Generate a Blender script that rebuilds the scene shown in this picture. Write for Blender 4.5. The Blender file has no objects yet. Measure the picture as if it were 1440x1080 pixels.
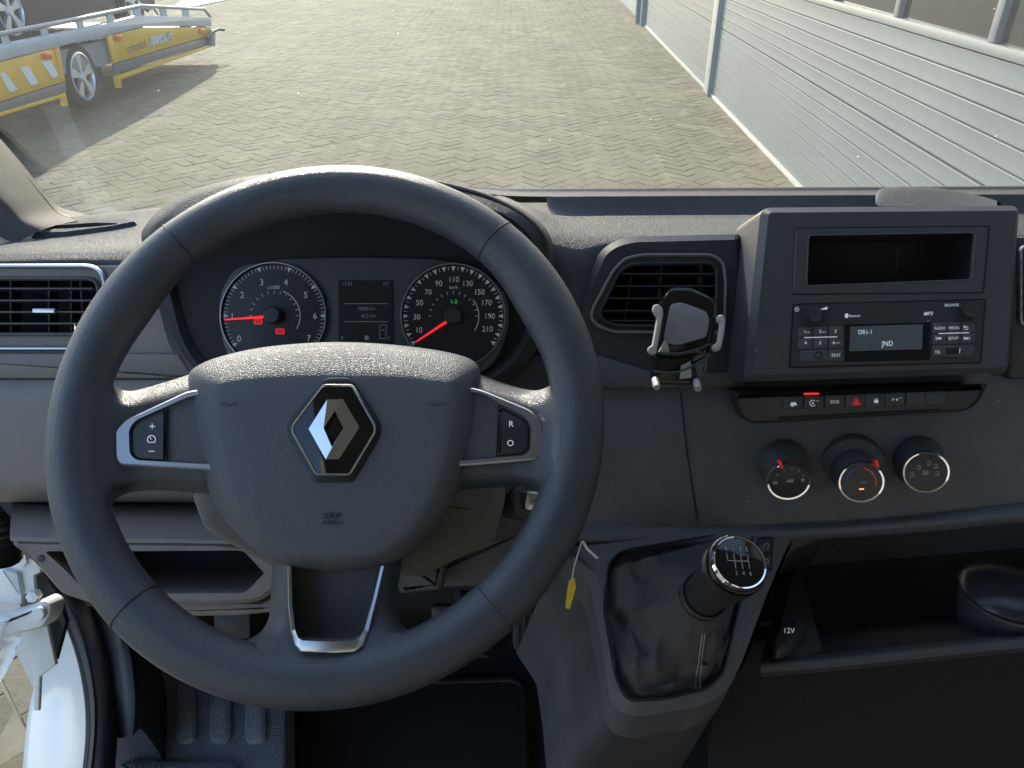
import bpy, bmesh, math, random
import numpy as np
from mathutils import Vector, Matrix
from mathutils.geometry import tessellate_polygon
random.seed(7)
S = bpy.context.scene
COL = S.collection
rad = math.radians

# ------------------------------------------------------------------ camera
FPX = 1082.0                       # focal length in pixels of the 1440 px wide photograph
PITCH = rad(30.9)
CAM = Vector((0, 0, 1.75))
AX_R = Vector((1, 0, 0))
AX_U = Vector((0, math.sin(PITCH), math.cos(PITCH)))
AX_F = Vector((0, math.cos(PITCH), -math.sin(PITCH)))
cd = bpy.data.cameras.new('camera'); cam = bpy.data.objects.new('camera', cd); COL.objects.link(cam)
cam.location = CAM; cam.rotation_euler = (rad(90) - PITCH, 0, 0)
cd.sensor_fit = 'HORIZONTAL'; cd.sensor_width = 36; cd.lens = 36 * FPX / 1440
cd.clip_start = 0.02; cd.clip_end = 500
S.camera = cam
# ------------------------------------------------------------------ sky, sun, exposure
SUN_AZ, SUN_EL = rad(-17), rad(25.5)
wd = bpy.data.worlds.new('World'); S.world = wd; wd.use_nodes = True
nt = wd.node_tree; nt.nodes.clear()
sky = nt.nodes.new('ShaderNodeTexSky'); sky.sky_type = 'NISHITA'; sky.sun_disc = False
sky.sun_elevation = SUN_EL; sky.sun_rotation = SUN_AZ
bg = nt.nodes.new('ShaderNodeBackground'); bg.inputs[1].default_value = 0.15
wo = nt.nodes.new('ShaderNodeOutputWorld')
nt.links.new(sky.outputs[0], bg.inputs[0]); nt.links.new(bg.outputs[0], wo.inputs[0])
sl = bpy.data.lights.new('sun', 'SUN'); sl.energy = 2.2; sl.angle = rad(0.5); sl.color = (1, 0.95, 0.87)
so = bpy.data.objects.new('sun', sl); COL.objects.link(so)
sdir = Vector((math.sin(SUN_AZ) * math.cos(SUN_EL), math.cos(SUN_AZ) * math.cos(SUN_EL), math.sin(SUN_EL)))
so.rotation_euler = (-sdir).to_track_quat('-Z', 'Y').to_euler(); so.location = (-3, 12, 9)
S.view_settings.view_transform = 'Standard'; S.view_settings.look = 'None'
S.view_settings.gamma = 1.0; S.view_settings.exposure = 1.8; S.view_settings.use_curve_mapping = False
S.cycles.use_denoising = True; S.cycles.max_bounces = 10; S.cycles.diffuse_bounces = 5
S.cycles.transparent_max_bounces = 12; S.cycles.caustics_reflective = False; S.cycles.caustics_refractive = False
S.cycles.sample_clamp_indirect = 6

# ------------------------------------------------------------------ materials
def mat(name, col, rough=.5, metal=0, grain=0, gs=600, noise=0, ns=40, coat=0, emit=None, es=0, spec=.5, mott=0, dust=0):
    m = bpy.data.materials.new(name); m.use_nodes = True
    t = m.node_tree; b = t.nodes['Principled BSDF']
    b.inputs['Base Color'].default_value = (*col, 1); b.inputs['Roughness'].default_value = rough
    b.inputs['Metallic'].default_value = metal; b.inputs['Coat Weight'].default_value = coat
    b.inputs['Specular IOR Level'].default_value = spec
    if emit: b.inputs['Emission Color'].default_value = (*emit, 1); b.inputs['Emission Strength'].default_value = es
    geo = t.nodes.new('ShaderNodeNewGeometry')
    h = None
    if grain:                                    # leather / moulded plastic grain
        v = t.nodes.new('ShaderNodeTexVoronoi'); v.feature = 'DISTANCE_TO_EDGE'; v.inputs['Scale'].default_value = gs
        w = t.nodes.new('ShaderNodeTexNoise'); w.inputs['Scale'].default_value = gs * .6
        mx = t.nodes.new('ShaderNodeMix'); mx.data_type = 'VECTOR'; mx.inputs['Factor'].default_value = .0005
        t.links.new(geo.outputs['Position'], w.inputs['Vector'])
        t.links.new(geo.outputs['Position'], mx.inputs['A']); t.links.new(w.outputs['Color'], mx.inputs['B'])
        t.links.new(mx.outputs['Result'], v.inputs['Vector'])
        mr = t.nodes.new('ShaderNodeMapRange'); mr.inputs['From Max'].default_value = .35
        t.links.new(v.outputs['Distance'], mr.inputs['Value'])
        bp = t.nodes.new('ShaderNodeBump'); bp.inputs['Strength'].default_value = grain; bp.inputs['Distance'].default_value = .0011
        t.links.new(mr.outputs['Result'], bp.inputs['Height']); t.links.new(bp.outputs['Normal'], b.inputs['Normal'])
        h = bp
    if noise:
        n = t.nodes.new('ShaderNodeTexNoise'); n.inputs['Scale'].default_value = ns; n.inputs['Detail'].default_value = 6
        t.links.new(geo.outputs['Position'], n.inputs['Vector'])
        bp = t.nodes.new('ShaderNodeBump'); bp.inputs['Strength'].default_value = noise; bp.inputs['Distance'].default_value = .003
        t.links.new(n.outputs[0], bp.inputs['Height'])
        if h: t.links.new(h.outputs[0], bp.inputs['Normal'])
        t.links.new(bp.outputs['Normal'], b.inputs['Normal'])
    src = None
    if mott:                                     # uneven colour and gloss from wear
        n = t.nodes.new('ShaderNodeTexNoise'); n.inputs['Scale'].default_value = ns; n.inputs['Detail'].default_value = 8; n.inputs['Roughness'].default_value = .65
        t.links.new(geo.outputs['Position'], n.inputs['Vector'])
        r = t.nodes.new('ShaderNodeValToRGB')
        r.color_ramp.elements[0].position = .3; r.color_ramp.elements[1].position = .7
        r.color_ramp.elements[0].color = (*[c * (1 - mott) for c in col], 1); r.color_ramp.elements[1].color = (*[min(1, c * (1 + mott)) for c in col], 1)
        t.links.new(n.outputs[0], r.inputs[0]); t.links.new(r.outputs[0], b.inputs['Base Color']); src = r.outputs[0]
        m2 = t.nodes.new('ShaderNodeMapRange'); m2.inputs['To Min'].default_value = max(.02, rough - .08); m2.inputs['To Max'].default_value = rough + .1
        t.links.new(n.outputs[0], m2.inputs['Value']); t.links.new(m2.outputs[0], b.inputs['Roughness'])
    if dust:                                     # sparse pale specks and lint
        v = t.nodes.new('ShaderNodeTexVoronoi'); v.inputs['Scale'].default_value = 75; v.inputs['Randomness'].default_value = 1
        t.links.new(geo.outputs['Position'], v.inputs['Vector'])
        sp = t.nodes.new('ShaderNodeSeparateColor'); t.links.new(v.outputs['Color'], sp.inputs[0])
        c1 = t.nodes.new('ShaderNodeMath'); c1.operation = 'LESS_THAN'; c1.inputs[1].default_value = .055
        t.links.new(v.outputs['Distance'], c1.inputs[0])
        c2 = t.nodes.new('ShaderNodeMath'); c2.operation = 'LESS_THAN'; c2.inputs[1].default_value = dust
        t.links.new(sp.outputs[0], c2.inputs[0])
        c3 = t.nodes.new('ShaderNodeMath'); c3.operation = 'MULTIPLY'; t.links.new(c1.outputs[0], c3.inputs[0]); t.links.new(c2.outputs[0], c3.inputs[1])
        mc = t.nodes.new('ShaderNodeMix'); mc.data_type = 'RGBA'; mc.inputs['A'].default_value = (*col, 1); mc.inputs['B'].default_value = (.5, .48, .44, 1)
        if src: t.links.new(src, mc.inputs['A'])
        t.links.new(c3.outputs[0], mc.inputs['Factor']); t.links.new(mc.outputs['Result'], b.inputs['Base Color'])
    return m
M = {}
M['dash'] = mat('dash_plastic', (.10, .104, .113), .46, grain=.4, gs=620, mott=.16, ns=9, dust=.12)
M['pad'] = mat('soft_dash_pad', (.066, .071, .08), .62, spec=.25, grain=.9, gs=560, mott=.12, ns=12, dust=.06)
M['lower'] = mat('warm_lit_dash_plastic', (.19, .171, .156), .5, grain=.35, gs=600, mott=.1, ns=12, dust=.04)  # dash plastic; warm bounce light from the open door put into its colour
M['shroud'] = mat('warm_lit_shroud_plastic', (.15, .136, .122), .5, grain=.3, gs=700, mott=.1, ns=12)  # paler, warmer tone carries the light that falls on the shroud
M['dark'] = mat('dark_plastic', (.072, .075, .082), .45, grain=.35, gs=900, mott=.15, ns=20, dust=.08)
M['bezel'] = mat('radio_bezel_plastic', (.062, .064, .072), .42, grain=.2, gs=1100, mott=.1, ns=20, dust=.16)
M['black'] = mat('matt_black', (.032, .033, .036), .5, dust=.05)
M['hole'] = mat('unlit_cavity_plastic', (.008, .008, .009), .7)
M['gloss'] = mat('gloss_black', (.006, .006, .007), .07, coat=.6)
M['face'] = mat('dial_black', (.018, .018, .021), .35)
M['rim'] = mat('wheel_leather', (.055, .061, .073), .34, grain=.3, gs=780, mott=.1, ns=16, dust=.03)
M['hub'] = mat('airbag_cover_plastic', (.10, .106, .119), .48, spec=.3, grain=.34, gs=640, mott=.06, ns=12, dust=.03)
M['satin'] = mat('satin_silver', (.5, .51, .53), .36, metal=1)
M['chrome'] = mat('chrome', (.85, .86, .88), .04, metal=1)
M['trim'] = mat('grey_satin_trim', (.20, .195, .19), .45)
M['print'] = mat('white_print', (.8, .82, .84), .5, emit=(.7, .75, .8), es=.09)
M['dialprint'] = mat('dial_print', (.42, .43, .45), .5, emit=(.7, .75, .8), es=.025)
M['greyprint'] = mat('grey_print', (.33, .34, .36), .5)
M['emboss'] = mat('embossed_plastic', (.014, .015, .017), .4)
M['red'] = mat('lit_red', (.6, .02, .02), .4, emit=(1, .03, .03), es=.22)
M['redprint'] = mat('red_print', (.55, .03, .025), .4, emit=(1, .04, .03), es=.05)
M['green'] = mat('lit_green', (.02, .25, .06), .4, emit=(.05, .8, .15), es=.10)
M['blueprint'] = mat('blue_print', (.03, .12, .35), .4)
M['lcd'] = mat('lcd_glass', (.10, .125, .13), .35)
M['lcdtext'] = mat('lcd_text', (.5, .55, .6), .5, emit=(.6, .72, .85), es=.16)
M['scr'] = mat('cluster_screen', (.022, .026, .028), .2)
M['amber'] = mat('amber_lamp', (.6, .25, .05), .4, emit=(1, .45, .08), es=.5)
M['gaiter'] = mat('gaiter_leather', (.075, .073, .075), .55, spec=.35, grain=.45, gs=700, noise=.5, ns=45)
M['carpet'] = mat('black_carpet', (.024, .026, .029), .95, noise=1, ns=700, mott=.4, dust=.1)
M['rubber'] = mat('black_rubber', (.018, .018, .018), .55, noise=.2, ns=300, dust=.5)
M['tread'] = mat('step_plastic', (.22, .24, .28), .45, grain=.9, gs=260, dust=.05)
M['paint'] = mat('white_paint', (.62, .63, .65), .22, coat=.4, noise=.04, ns=8)
M['hinge'] = mat('white_primer_hinge', (.72, .73, .72), .35, noise=.15, ns=60, mott=.08)
M['pillar'] = mat('pillar_trim', (.075, .073, .069), .7, spec=.15, grain=.3, gs=900)
M['lining'] = mat('roof_lining', (.38, .38, .37), .9)
M['bulk'] = mat('grey_panel', (.28, .28, .28), .7)
M['arm'] = mat('holder_arm_plastic', (.42, .42, .40), .45)
M['padg'] = mat('holder_pad_rubber', (.22, .22, .235), .6)
M['silver'] = mat('key_silver', (.62, .58, .52), .35, metal=.7)
M['yellowtag'] = mat('yellow_paper', (.75, .55, .04), .6)
M['whitetag'] = mat('white_paper', (.75, .75, .72), .6)
M['tyre'] = mat('tyre_rubber', (.022, .022, .024), .8, noise=.3, ns=60)
M['alloy'] = mat('alloy_wheel', (.62, .63, .65), .35, metal=.6)
M['tyellow'] = mat('trailer_yellow', (.72, .44, .01), .35, mott=.1, ns=6)
M['tband'] = mat('dark_grey_band', (.12, .13, .14), .5, mott=.15, ns=5)
M['tgrey'] = mat('galvanised_grey', (.24, .26, .28), .5, mott=.15, ns=5)
M['twhite'] = mat('trailer_white_beam', (.44, .48, .52), .45, mott=.08, ns=5)
M['sticker'] = mat('white_sticker', (.75, .77, .8), .35)
M['orange'] = mat('orange_marker', (.75, .13, .03), .25)
M['stext'] = mat('dark_lettering', (.08, .07, .06), .5)
M['deck'] = mat('ribbed_alloy_deck', (.55, .55, .52), .4, metal=.3, mott=.1, ns=8)
M['carpaint'] = mat('dark_blue_car_paint', (.008, .014, .026), .4, spec=.12)
M['carglass'] = mat('dark_car_glass', (.01, .012, .014), .05)
M['panel'] = mat('ribbed_grey_panel', (.18, .207, .223), .5, mott=.04, ns=1.5)
M['bluegrey'] = mat('blue_grey_steel', (.16, .22, .27), .45, mott=.1, ns=4)
M['greypost'] = mat('grey_steel_post', (.36, .37, .36), .5, mott=.1, ns=6)
M['concrete'] = mat('grey_concrete', (.42, .41, .38), .85, noise=.4, ns=40, mott=.15)
M['wglass'] = mat('dark_window_glass', (.02, .02, .018), .04, spec=.9)

def ground_mat(name, brick):
    m = bpy.data.materials.new(name); m.use_nodes = True; t = m.node_tree; b = t.nodes['Principled BSDF']
    b.inputs['Roughness'].default_value = .9; b.inputs['Specular IOR Level'].default_value = .2
    geo = t.nodes.new('ShaderNodeNewGeometry')
    n1 = t.nodes.new('ShaderNodeTexNoise'); n1.inputs['Scale'].default_value = .9; n1.inputs['Detail'].default_value = 7; n1.inputs['Roughness'].default_value = .65
    n2 = t.nodes.new('ShaderNodeTexNoise'); n2.inputs['Scale'].default_value = 38; n2.inputs['Detail'].default_value = 8; n2.inputs['Roughness'].default_value = .75
    t.links.new(geo.outputs['Position'], n1.inputs['Vector']); t.links.new(geo.outputs['Position'], n2.inputs['Vector'])
    r = t.nodes.new('ShaderNodeValToRGB'); e = r.color_ramp.elements
    e[0].position = .0; e[0].color = (.142, .127, .088, 1); e[1].position = 1; e[1].color = (.195, .178, .124, 1)
    k = e.new(.5); k.color = (.162, .146, .101, 1)
    if brick == 'attr':
        a = t.nodes.new('ShaderNodeAttribute'); a.attribute_name = 'tone'; val = a.outputs['Fac']
    elif brick == 'obj':
        a = t.nodes.new('ShaderNodeObjectInfo'); val = a.outputs['Random']
    else:
        a = t.nodes.new('ShaderNodeTexVoronoi'); a.inputs['Scale'].default_value = 7; t.links.new(geo.outputs['Position'], a.inputs['Vector'])
        s = t.nodes.new('ShaderNodeSeparateColor'); t.links.new(a.outputs['Color'], s.inputs[0]); val = s.outputs[0]
    ad = t.nodes.new('ShaderNodeMath'); ad.operation = 'MULTIPLY_ADD'; ad.inputs[1].default_value = .55
    t.links.new(val, ad.inputs[0])
    sb = t.nodes.new('ShaderNodeMapRange'); sb.inputs['From Min'].default_value = .35; sb.inputs['From Max'].default_value = .65
    sb.inputs['To Min'].default_value = -.05; sb.inputs['To Max'].default_value = .5
    t.links.new(n2.outputs[0], sb.inputs['Value']); t.links.new(sb.outputs[0], ad.inputs[2])
    t.links.new(ad.outputs[0], r.inputs[0])
    # moss and pollen film in broad patches
    mx = t.nodes.new('ShaderNodeMix'); mx.data_type = 'RGBA'; mx.inputs['B'].default_value = (.26, .26, .13, 1)
    mr = t.nodes.new('ShaderNodeMapRange'); mr.inputs['From Min'].default_value = .48; mr.inputs['From Max'].default_value = .72; mr.inputs['To Max'].default_value = .55
    t.links.new(n1.outputs[0], mr.inputs['Value']); t.links.new(mr.outputs[0], mx.inputs['Factor'])
    t.links.new(r.outputs[0], mx.inputs['A']); t.links.new(mx.outputs['Result'], b.inputs['Base Color'])
    # stains and tyre-polished lanes: broad darker and paler areas stretched along the yard
    mp = t.nodes.new('ShaderNodeMapping'); mp.inputs['Scale'].default_value = (1.1, .28, 1); t.links.new(geo.outputs['Position'], mp.inputs['Vector'])
    n3 = t.nodes.new('ShaderNodeTexNoise'); n3.inputs['Scale'].default_value = 1.0; n3.inputs['Detail'].default_value = 9; n3.inputs['Roughness'].default_value = .7; t.links.new(mp.outputs[0], n3.inputs['Vector'])
    m3 = t.nodes.new('ShaderNodeMapRange'); m3.inputs['From Min'].default_value = .3; m3.inputs['From Max'].default_value = .7; m3.inputs['To Min'].default_value = .62; m3.inputs['To Max'].default_value = 1.06; t.links.new(n3.outputs[0], m3.inputs['Value'])
    x3 = t.nodes.new('ShaderNodeMix'); x3.data_type = 'RGBA'; x3.blend_type = 'MULTIPLY'; x3.inputs['Factor'].default_value = 1
    t.links.new(mx.outputs['Result'], x3.inputs['A']); t.links.new(m3.outputs[0], x3.inputs['B']); t.links.new(x3.outputs['Result'], b.inputs['Base Color'])
    bp = t.nodes.new('ShaderNodeBump'); bp.inputs['Strength'].default_value = .9; bp.inputs['Distance'].default_value = .005
    t.links.new(n2.outputs[0], bp.inputs['Height']); t.links.new(bp.outputs[0], b.inputs['Normal'])
    return m
M['brick_a'] = ground_mat('paving_brick_field', 'attr'); M['brick_o'] = ground_mat('paving_brick', 'obj'); M['ground'] = ground_mat('paving_bed', None)
M['joint'] = mat('joint_sand', (.155, .14, .096), .95, mott=.3, ns=8)

def glass_mat(name, dustw, tint=(1, 1, 1), gloss=.02):
    m = bpy.data.materials.new(name); m.use_nodes = True; t = m.node_tree; t.nodes.clear()
    o = t.nodes.new('ShaderNodeOutputMaterial'); tr = t.nodes.new('ShaderNodeBsdfTransparent'); tr.inputs[0].default_value = (*tint, 1)
    gl = t.nodes.new('ShaderNodeBsdfGlossy'); gl.inputs['Roughness'].default_value = gloss
    fr = t.nodes.new('ShaderNodeFresnel'); fr.inputs[0].default_value = 1.35
    mx = t.nodes.new('ShaderNodeMixShader'); t.links.new(fr.outputs[0], mx.inputs[0]); t.links.new(tr.outputs[0], mx.inputs[1]); t.links.new(gl.outputs[0], mx.inputs[2])
    tl = t.nodes.new('ShaderNodeBsdfTranslucent'); tl.inputs[0].default_value = (.9, .9, .88, 1)
    m2 = t.nodes.new('ShaderNodeMixShader'); t.links.new(mx.outputs[0], m2.inputs[1]); t.links.new(tl.outputs[0], m2.inputs[2])
    geo = t.nodes.new('ShaderNodeNewGeometry')
    v = t.nodes.new('ShaderNodeTexVoronoi'); v.inputs['Scale'].default_value = 34; t.links.new(geo.outputs['Position'], v.inputs['Vector'])
    sp = t.nodes.new('ShaderNodeSeparateColor'); t.links.new(v.outputs['Color'], sp.inputs[0])
    a = t.nodes.new('ShaderNodeMath'); a.operation = 'MULTIPLY'; a.inputs[1].default_value = .05; t.links.new(sp.outputs[1], a.inputs[0])
    c = t.nodes.new('ShaderNodeMath'); c.operation = 'LESS_THAN'; t.links.new(v.outputs['Distance'], c.inputs[0]); t.links.new(a.outputs[0], c.inputs[1])
    c2 = t.nodes.new('ShaderNodeMath'); c2.operation = 'LESS_THAN'; c2.inputs[1].default_value = .2; t.links.new(sp.outputs[0], c2.inputs[0])
    c3 = t.nodes.new('ShaderNodeMath'); c3.operation = 'MULTIPLY'; t.links.new(c.outputs[0], c3.inputs[0]); t.links.new(c2.outputs[0], c3.inputs[1])
    n = t.nodes.new('ShaderNodeTexNoise'); n.inputs['Scale'].default_value = 5; n.inputs['Detail'].default_value = 6; t.links.new(geo.outputs['Position'], n.inputs['Vector'])
    mr = t.nodes.new('ShaderNodeMapRange'); mr.inputs['To Min'].default_value = dustw * .6; mr.inputs['To Max'].default_value = dustw * 1.4; t.links.new(n.outputs[0], mr.inputs['Value'])
    ma = t.nodes.new('ShaderNodeMath'); ma.operation = 'MULTIPLY_ADD'; ma.inputs[1].default_value = .5; t.links.new(c3.outputs[0], ma.inputs[0]); t.links.new(mr.outputs[0], ma.inputs[2])
    t.links.new(ma.outputs[0], m2.inputs[0]); t.links.new(m2.outputs[0], o.inputs[0])
    return m
M['glass'] = glass_mat('dusty_windscreen_glass', .013, (.97, .97, .93))
M['film'] = glass_mat('clear_plastic_film', .42, (.95, .97, .97), .4)

# ------------------------------------------------------------------ geometry helpers
def W(x, y, d): return CAM + d * ((x - 720) / FPX * AX_R + (540 - y) / FPX * AX_U + AX_F)
def ray(x, y): return (x - 720) / FPX * AX_R + (540 - y) / FPX * AX_U + AX_F
class Pl:
    """a plane in the place; px() gives the point of it that lies under a pixel, w metres in front of it"""
    def __init__(s, o, r, u): s.o = Vector(o); s.r = Vector(r).normalized(); s.u = Vector(u).normalized(); s.n = s.r.cross(s.u)
    def px(s, x, y, w=0):
        q = ray(x, y); o = s.o + s.n * w
        return CAM + q * ((o - CAM).dot(s.n) / q.dot(s.n))
    def uv(s, x, y, w=0): p = s.px(x, y, w) - s.o; return (p.dot(s.r), p.dot(s.u))
    def at(s, u, v, w=0): return s.o + s.r * u + s.u * v + s.n * w
    def mpp(s, x, y, w=0): return (s.px(x + 1, y, w) - s.px(x, y, w)).length
def DP(d): return Pl(W(720, 540, d), AX_R, AX_U)
def DPt(x, y, d, tilt):            # dash plane turned about its lateral axis: tilt>0 leans the top towards the driver
    a = rad(tilt); return Pl(W(x, y, d), AX_R, AX_U * math.cos(a) - AX_F * math.sin(a))
def area(q): return .5 * sum(q[i - 1][0] * q[i][1] - q[i][0] * q[i - 1][1] for i in range(len(q)))
def ccw(q): return list(q) if area(q) > 0 else list(q)[::-1]
def inset(q, b):
    n = len(q); out = []
    for i in range(n):
        a, c, e = Vector(q[i - 1]), Vector(q[i]), Vector(q[(i + 1) % n])
        d1 = (c - a); d2 = (e - c)
        if d1.length < 1e-9 or d2.length < 1e-9: out.append(tuple(c)); continue
        d1.normalize(); d2.normalize()
        n1 = Vector((-d1.y, d1.x)); n2 = Vector((-d2.y, d2.x)); m = n1 + n2
        if m.length < 1e-6: m = n1
        m.normalize(); k = max(.4, m.dot(n1)); out.append((c.x + m.x * b / k, c.y + m.y * b / k))
    return out
def rp(pts, r, n=4):
    """polygon with rounded corners; r one radius or one per corner"""
    out = []; N = len(pts)
    for i in range(N):
        a, c, e = Vector(pts[i - 1]), Vector(pts[i]), Vector(pts[(i + 1) % N])
        ri = r[i] if isinstance(r, (list, tuple)) else r
        l = min(ri, (a - c).length * .48, (e - c).length * .48)
        p, q = c + (a - c).normalized() * l, c + (e - c).normalized() * l
        for k in range(n + 1):
            t = k / n; z = p * (1 - t) ** 2 + c * 2 * t * (1 - t) + q * t * t; out.append((z.x, z.y))
    return out
def cr(pts, n=4, closed=True):
    """Catmull-Rom through points of any dimension"""
    P = [Vector(p) for p in pts]; N = len(P); out = []
    for i in range(N if closed else N - 1):
        g = (lambda k: P[k % N]) if closed else (lambda k: P[max(0, min(N - 1, k))])
        a, b, c, d = g(i - 1), g(i), g(i + 1), g(i + 2)
        for k in range(n):
            t = k / n
            out.append(.5 * (2 * b + (c - a) * t + (2 * a - 5 * b + 4 * c - d) * t * t + (3 * b - a - 3 * c + d) * t ** 3))
    if not closed: out.append(P[-1])
    return out
def ell(cx, cy, rx, ry, n=28, a0=0): return [(cx + rx * math.cos(a0 + 2 * math.pi * k / n), cy + ry * math.sin(a0 + 2 * math.pi * k / n)) for k in range(n)]
def box_poly(x0, y0, x1, y1): return [(x0, y0), (x1, y0), (x1, y1), (x0, y1)]

WL = {}
def empty(name, loc, label, cat, group=None, kind=None):
    o = bpy.data.objects.new(name, None); COL.objects.link(o); o.location = loc; o.empty_display_size = .05
    WL[o] = Vector(loc); o['label'] = label; o['category'] = cat
    if group: o['group'] = group
    if kind: o['kind'] = kind
    return o
FONTC = {}
class MB:
    def __init__(s): s.v = []; s.f = []
    def add(s, vs, fs):
        k = len(s.v); s.v += [Vector(v) for v in vs]; s.f += [[i + k for i in f] for f in fs]; return s
    def rings(s, rs, closed=True, cap0=False, cap1=False):
        n = len(rs[0]); vs = [p for r in rs for p in r]; fs = []
        for i in range(len(rs) - 1):
            for j in range(n if closed else n - 1):
                j2 = (j + 1) % n; fs.append([i * n + j, i * n + j2, (i + 1) * n + j2, (i + 1) * n + j])
        if cap0: fs.append(list(range(n))[::-1])
        if cap1: fs.append([(len(rs) - 1) * n + j for j in range(n)])
        return s.add(vs, fs)
    def grid(s, rows): return s.rings(rows, closed=False)
    def prism(s, P, poly, w, th, bev=0, back=True, uv=False, flare=0):
        q = ccw(poly if uv else [P.uv(x, y, w) for x, y in poly])
        rs = [[P.at(*p, w - th) for p in (inset(q, -flare) if flare else q)]]
        if bev:
            rs += [[P.at(*p, w - bev) for p in q], [P.at(*p, w - bev * .3) for p in inset(q, bev * .3)], [P.at(*p, w) for p in inset(q, bev)]]
        else: rs += [[P.at(*p, w) for p in q]]
        return s.rings(rs, cap0=back, cap1=True)
    def plate(s, P, outer, holes, w, th, bev=0, hole_th=None, floor=False):
        o = ccw([P.uv(x, y, w) for x, y in outer]); hs = [ccw([P.uv(x, y, w) for x, y in h])[::-1] for h in holes]
        oi = inset(o, bev) if bev else o
        loops = [[Vector((a, b, 0)) for a, b in oi]] + [[Vector((a, b, 0)) for a, b in h] for h in hs]
        flat = [p for l in loops for p in l]
        tris = tessellate_polygon(loops)
        fs = []
        for t in tris:
            a, b, c = [flat[i] for i in t]
            fs.append(list(t) if (b - a).cross(c - a).z > 0 else list(t)[::-1])
        s.add([P.at(p.x, p.y, w) for p in flat], fs)
        rs = [[P.at(*p, w - th) for p in o]] + ([[P.at(*p, w - bev) for p in o]] if bev else []) + [[P.at(*p, w) for p in oi]]
        s.rings(rs)
        for h in hs:
            ht = hole_th or th
            s.rings([[P.at(*p, w - ht) for p in h], [P.at(*p, w) for p in h]])
            if floor: s.add([P.at(*p, w - ht) for p in h[::-1]], [list(range(len(h)))])
        return s
    def ringtrim(s, P, poly, w, width, h, uv=False, n=5):
        """raised half-round strip running inside the outline"""
        q = ccw(poly if uv else [P.uv(x, y, w) for x, y in poly]); rs = []
        for k in range(n + 1):
            a = math.pi * k / n; rs.append([P.at(*p, w + h * math.sin(a)) for p in inset(q, width * (1 - math.cos(a)) / 2)])
        return s.rings(rs)
    def tube(s, pts, r, n=10, closed=False, caps=True, flat=1.0):
        P = [Vector(p) for p in pts]; N = len(P); rs = []; up = None
        for i in range(N):
            if closed: t = P[(i + 1) % N] - P[i - 1]
            else: t = P[min(i + 1, N - 1)] - P[max(i - 1, 0)]
            t.normalize()
            if up is None:
                up = Vector((0, 0, 1)) if abs(t.z) < .9 else Vector((1, 0, 0))
            a = (up - t * up.dot(t)).normalized(); b = t.cross(a); up = a
            ri = r[i] if isinstance(r, (list, tuple)) else r
            rs.append([P[i] + a * ri * math.cos(2 * math.pi * k / n) + b * ri * flat * math.sin(2 * math.pi * k / n) for k in range(n)])
        if closed: rs.append(rs[0]); return s.rings(rs)
        return s.rings(rs, cap0=caps, cap1=caps)
    def lathe(s, c, ax, prof, n=32, cap=True, sx=1.0, ref=None):
        """revolve (radius, height) pairs about axis ax through c"""
        ax = Vector(ax).normalized(); r = Vector(ref) if ref else (Vector((1, 0, 0)) if abs(ax.x) < .9 else Vector((0, 1, 0)))
        a = (r - ax * r.dot(ax)).normalized(); b = ax.cross(a); c = Vector(c)
        return s.rings([[c + ax * h + (a * math.cos(2 * math.pi * k / n) * sx + b * math.sin(2 * math.pi * k / n)) * R for k in range(n)] for R, h in prof], cap0=cap, cap1=cap)
    def box(s, c, hx, hy, hz, ax=None):
        A = ax or (Vector((1, 0, 0)), Vector((0, 1, 0)), Vector((0, 0, 1))); c = Vector(c)
        v = [c + A[0] * hx * i + A[1] * hy * j + A[2] * hz * k for i in (-1, 1) for j in (-1, 1) for k in (-1, 1)]
        return s.add(v, [[0, 1, 3, 2], [4, 6, 7, 5], [0, 4, 5, 1], [2, 3, 7, 6], [0, 2, 6, 4], [1, 5, 7, 3]])
    def quad(s, P, pts, w=0, uv=False):
        q = ccw(pts if uv else [P.uv(x, y, w) for x, y in pts]); return s.add([P.at(*p, w) for p in q], [list(range(len(q)))])
    def line(s, P, x0, y0, x1, y1, wid, w=0):
        a, b = Vector((x0, y0)), Vector((x1, y1)); d = (b - a).normalized() * wid / 2; n = Vector((-d.y, d.x))
        return s.quad(P, [a + n, b + n, b - n, a - n], w)
    def arc(s, P, cx, cy, r, a0, a1, wid, w=0, n=14, asp=1.0):
        for k in range(n):
            t0, t1 = rad(a0 + (a1 - a0) * k / n), rad(a0 + (a1 - a0) * (k + 1) / n)
            s.quad(P, [(cx + q * math.cos(t), cy - q * asp * math.sin(t)) for q, t in ((r - wid / 2, t0), (r + wid / 2, t0), (r + wid / 2, t1), (r - wid / 2, t1))], w)
        return s
    def text(s, P, txt, x, y, h, w=0, rot=0, sq=1.0, shear=0, bold=0):
        """flat lettering centred on pixel (x, y), capitals h pixels tall"""
        key = (txt, shear, bold)
        if key not in FONTC:
            c = bpy.data.curves.new('t', 'FONT'); c.body = txt; c.align_x = 'CENTER'; c.size = 1; c.shear = shear; c.offset = bold; c.resolution_u = 3
            o = bpy.data.objects.new('t', c); me = bpy.data.meshes.new_from_object(o)
            FONTC[key] = ([tuple(v.co) for v in me.vertices], [list(p.vertices) for p in me.polygons])
            bpy.data.objects.remove(o); bpy.data.meshes.remove(me)
        vs, fs = FONTC[key]
        k = h * P.mpp(x, y, w) / .69; u0, v0 = P.uv(x, y, w); c, sn = math.cos(rad(rot)), math.sin(rad(rot)); out = []
        for a, b, _ in vs:
            a, b = a * k * sq, (b - .345) * k
            out.append(P.at(u0 + a * c - b * sn, v0 + a * sn + b * c, w))
        return s.add(out, fs)
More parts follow.
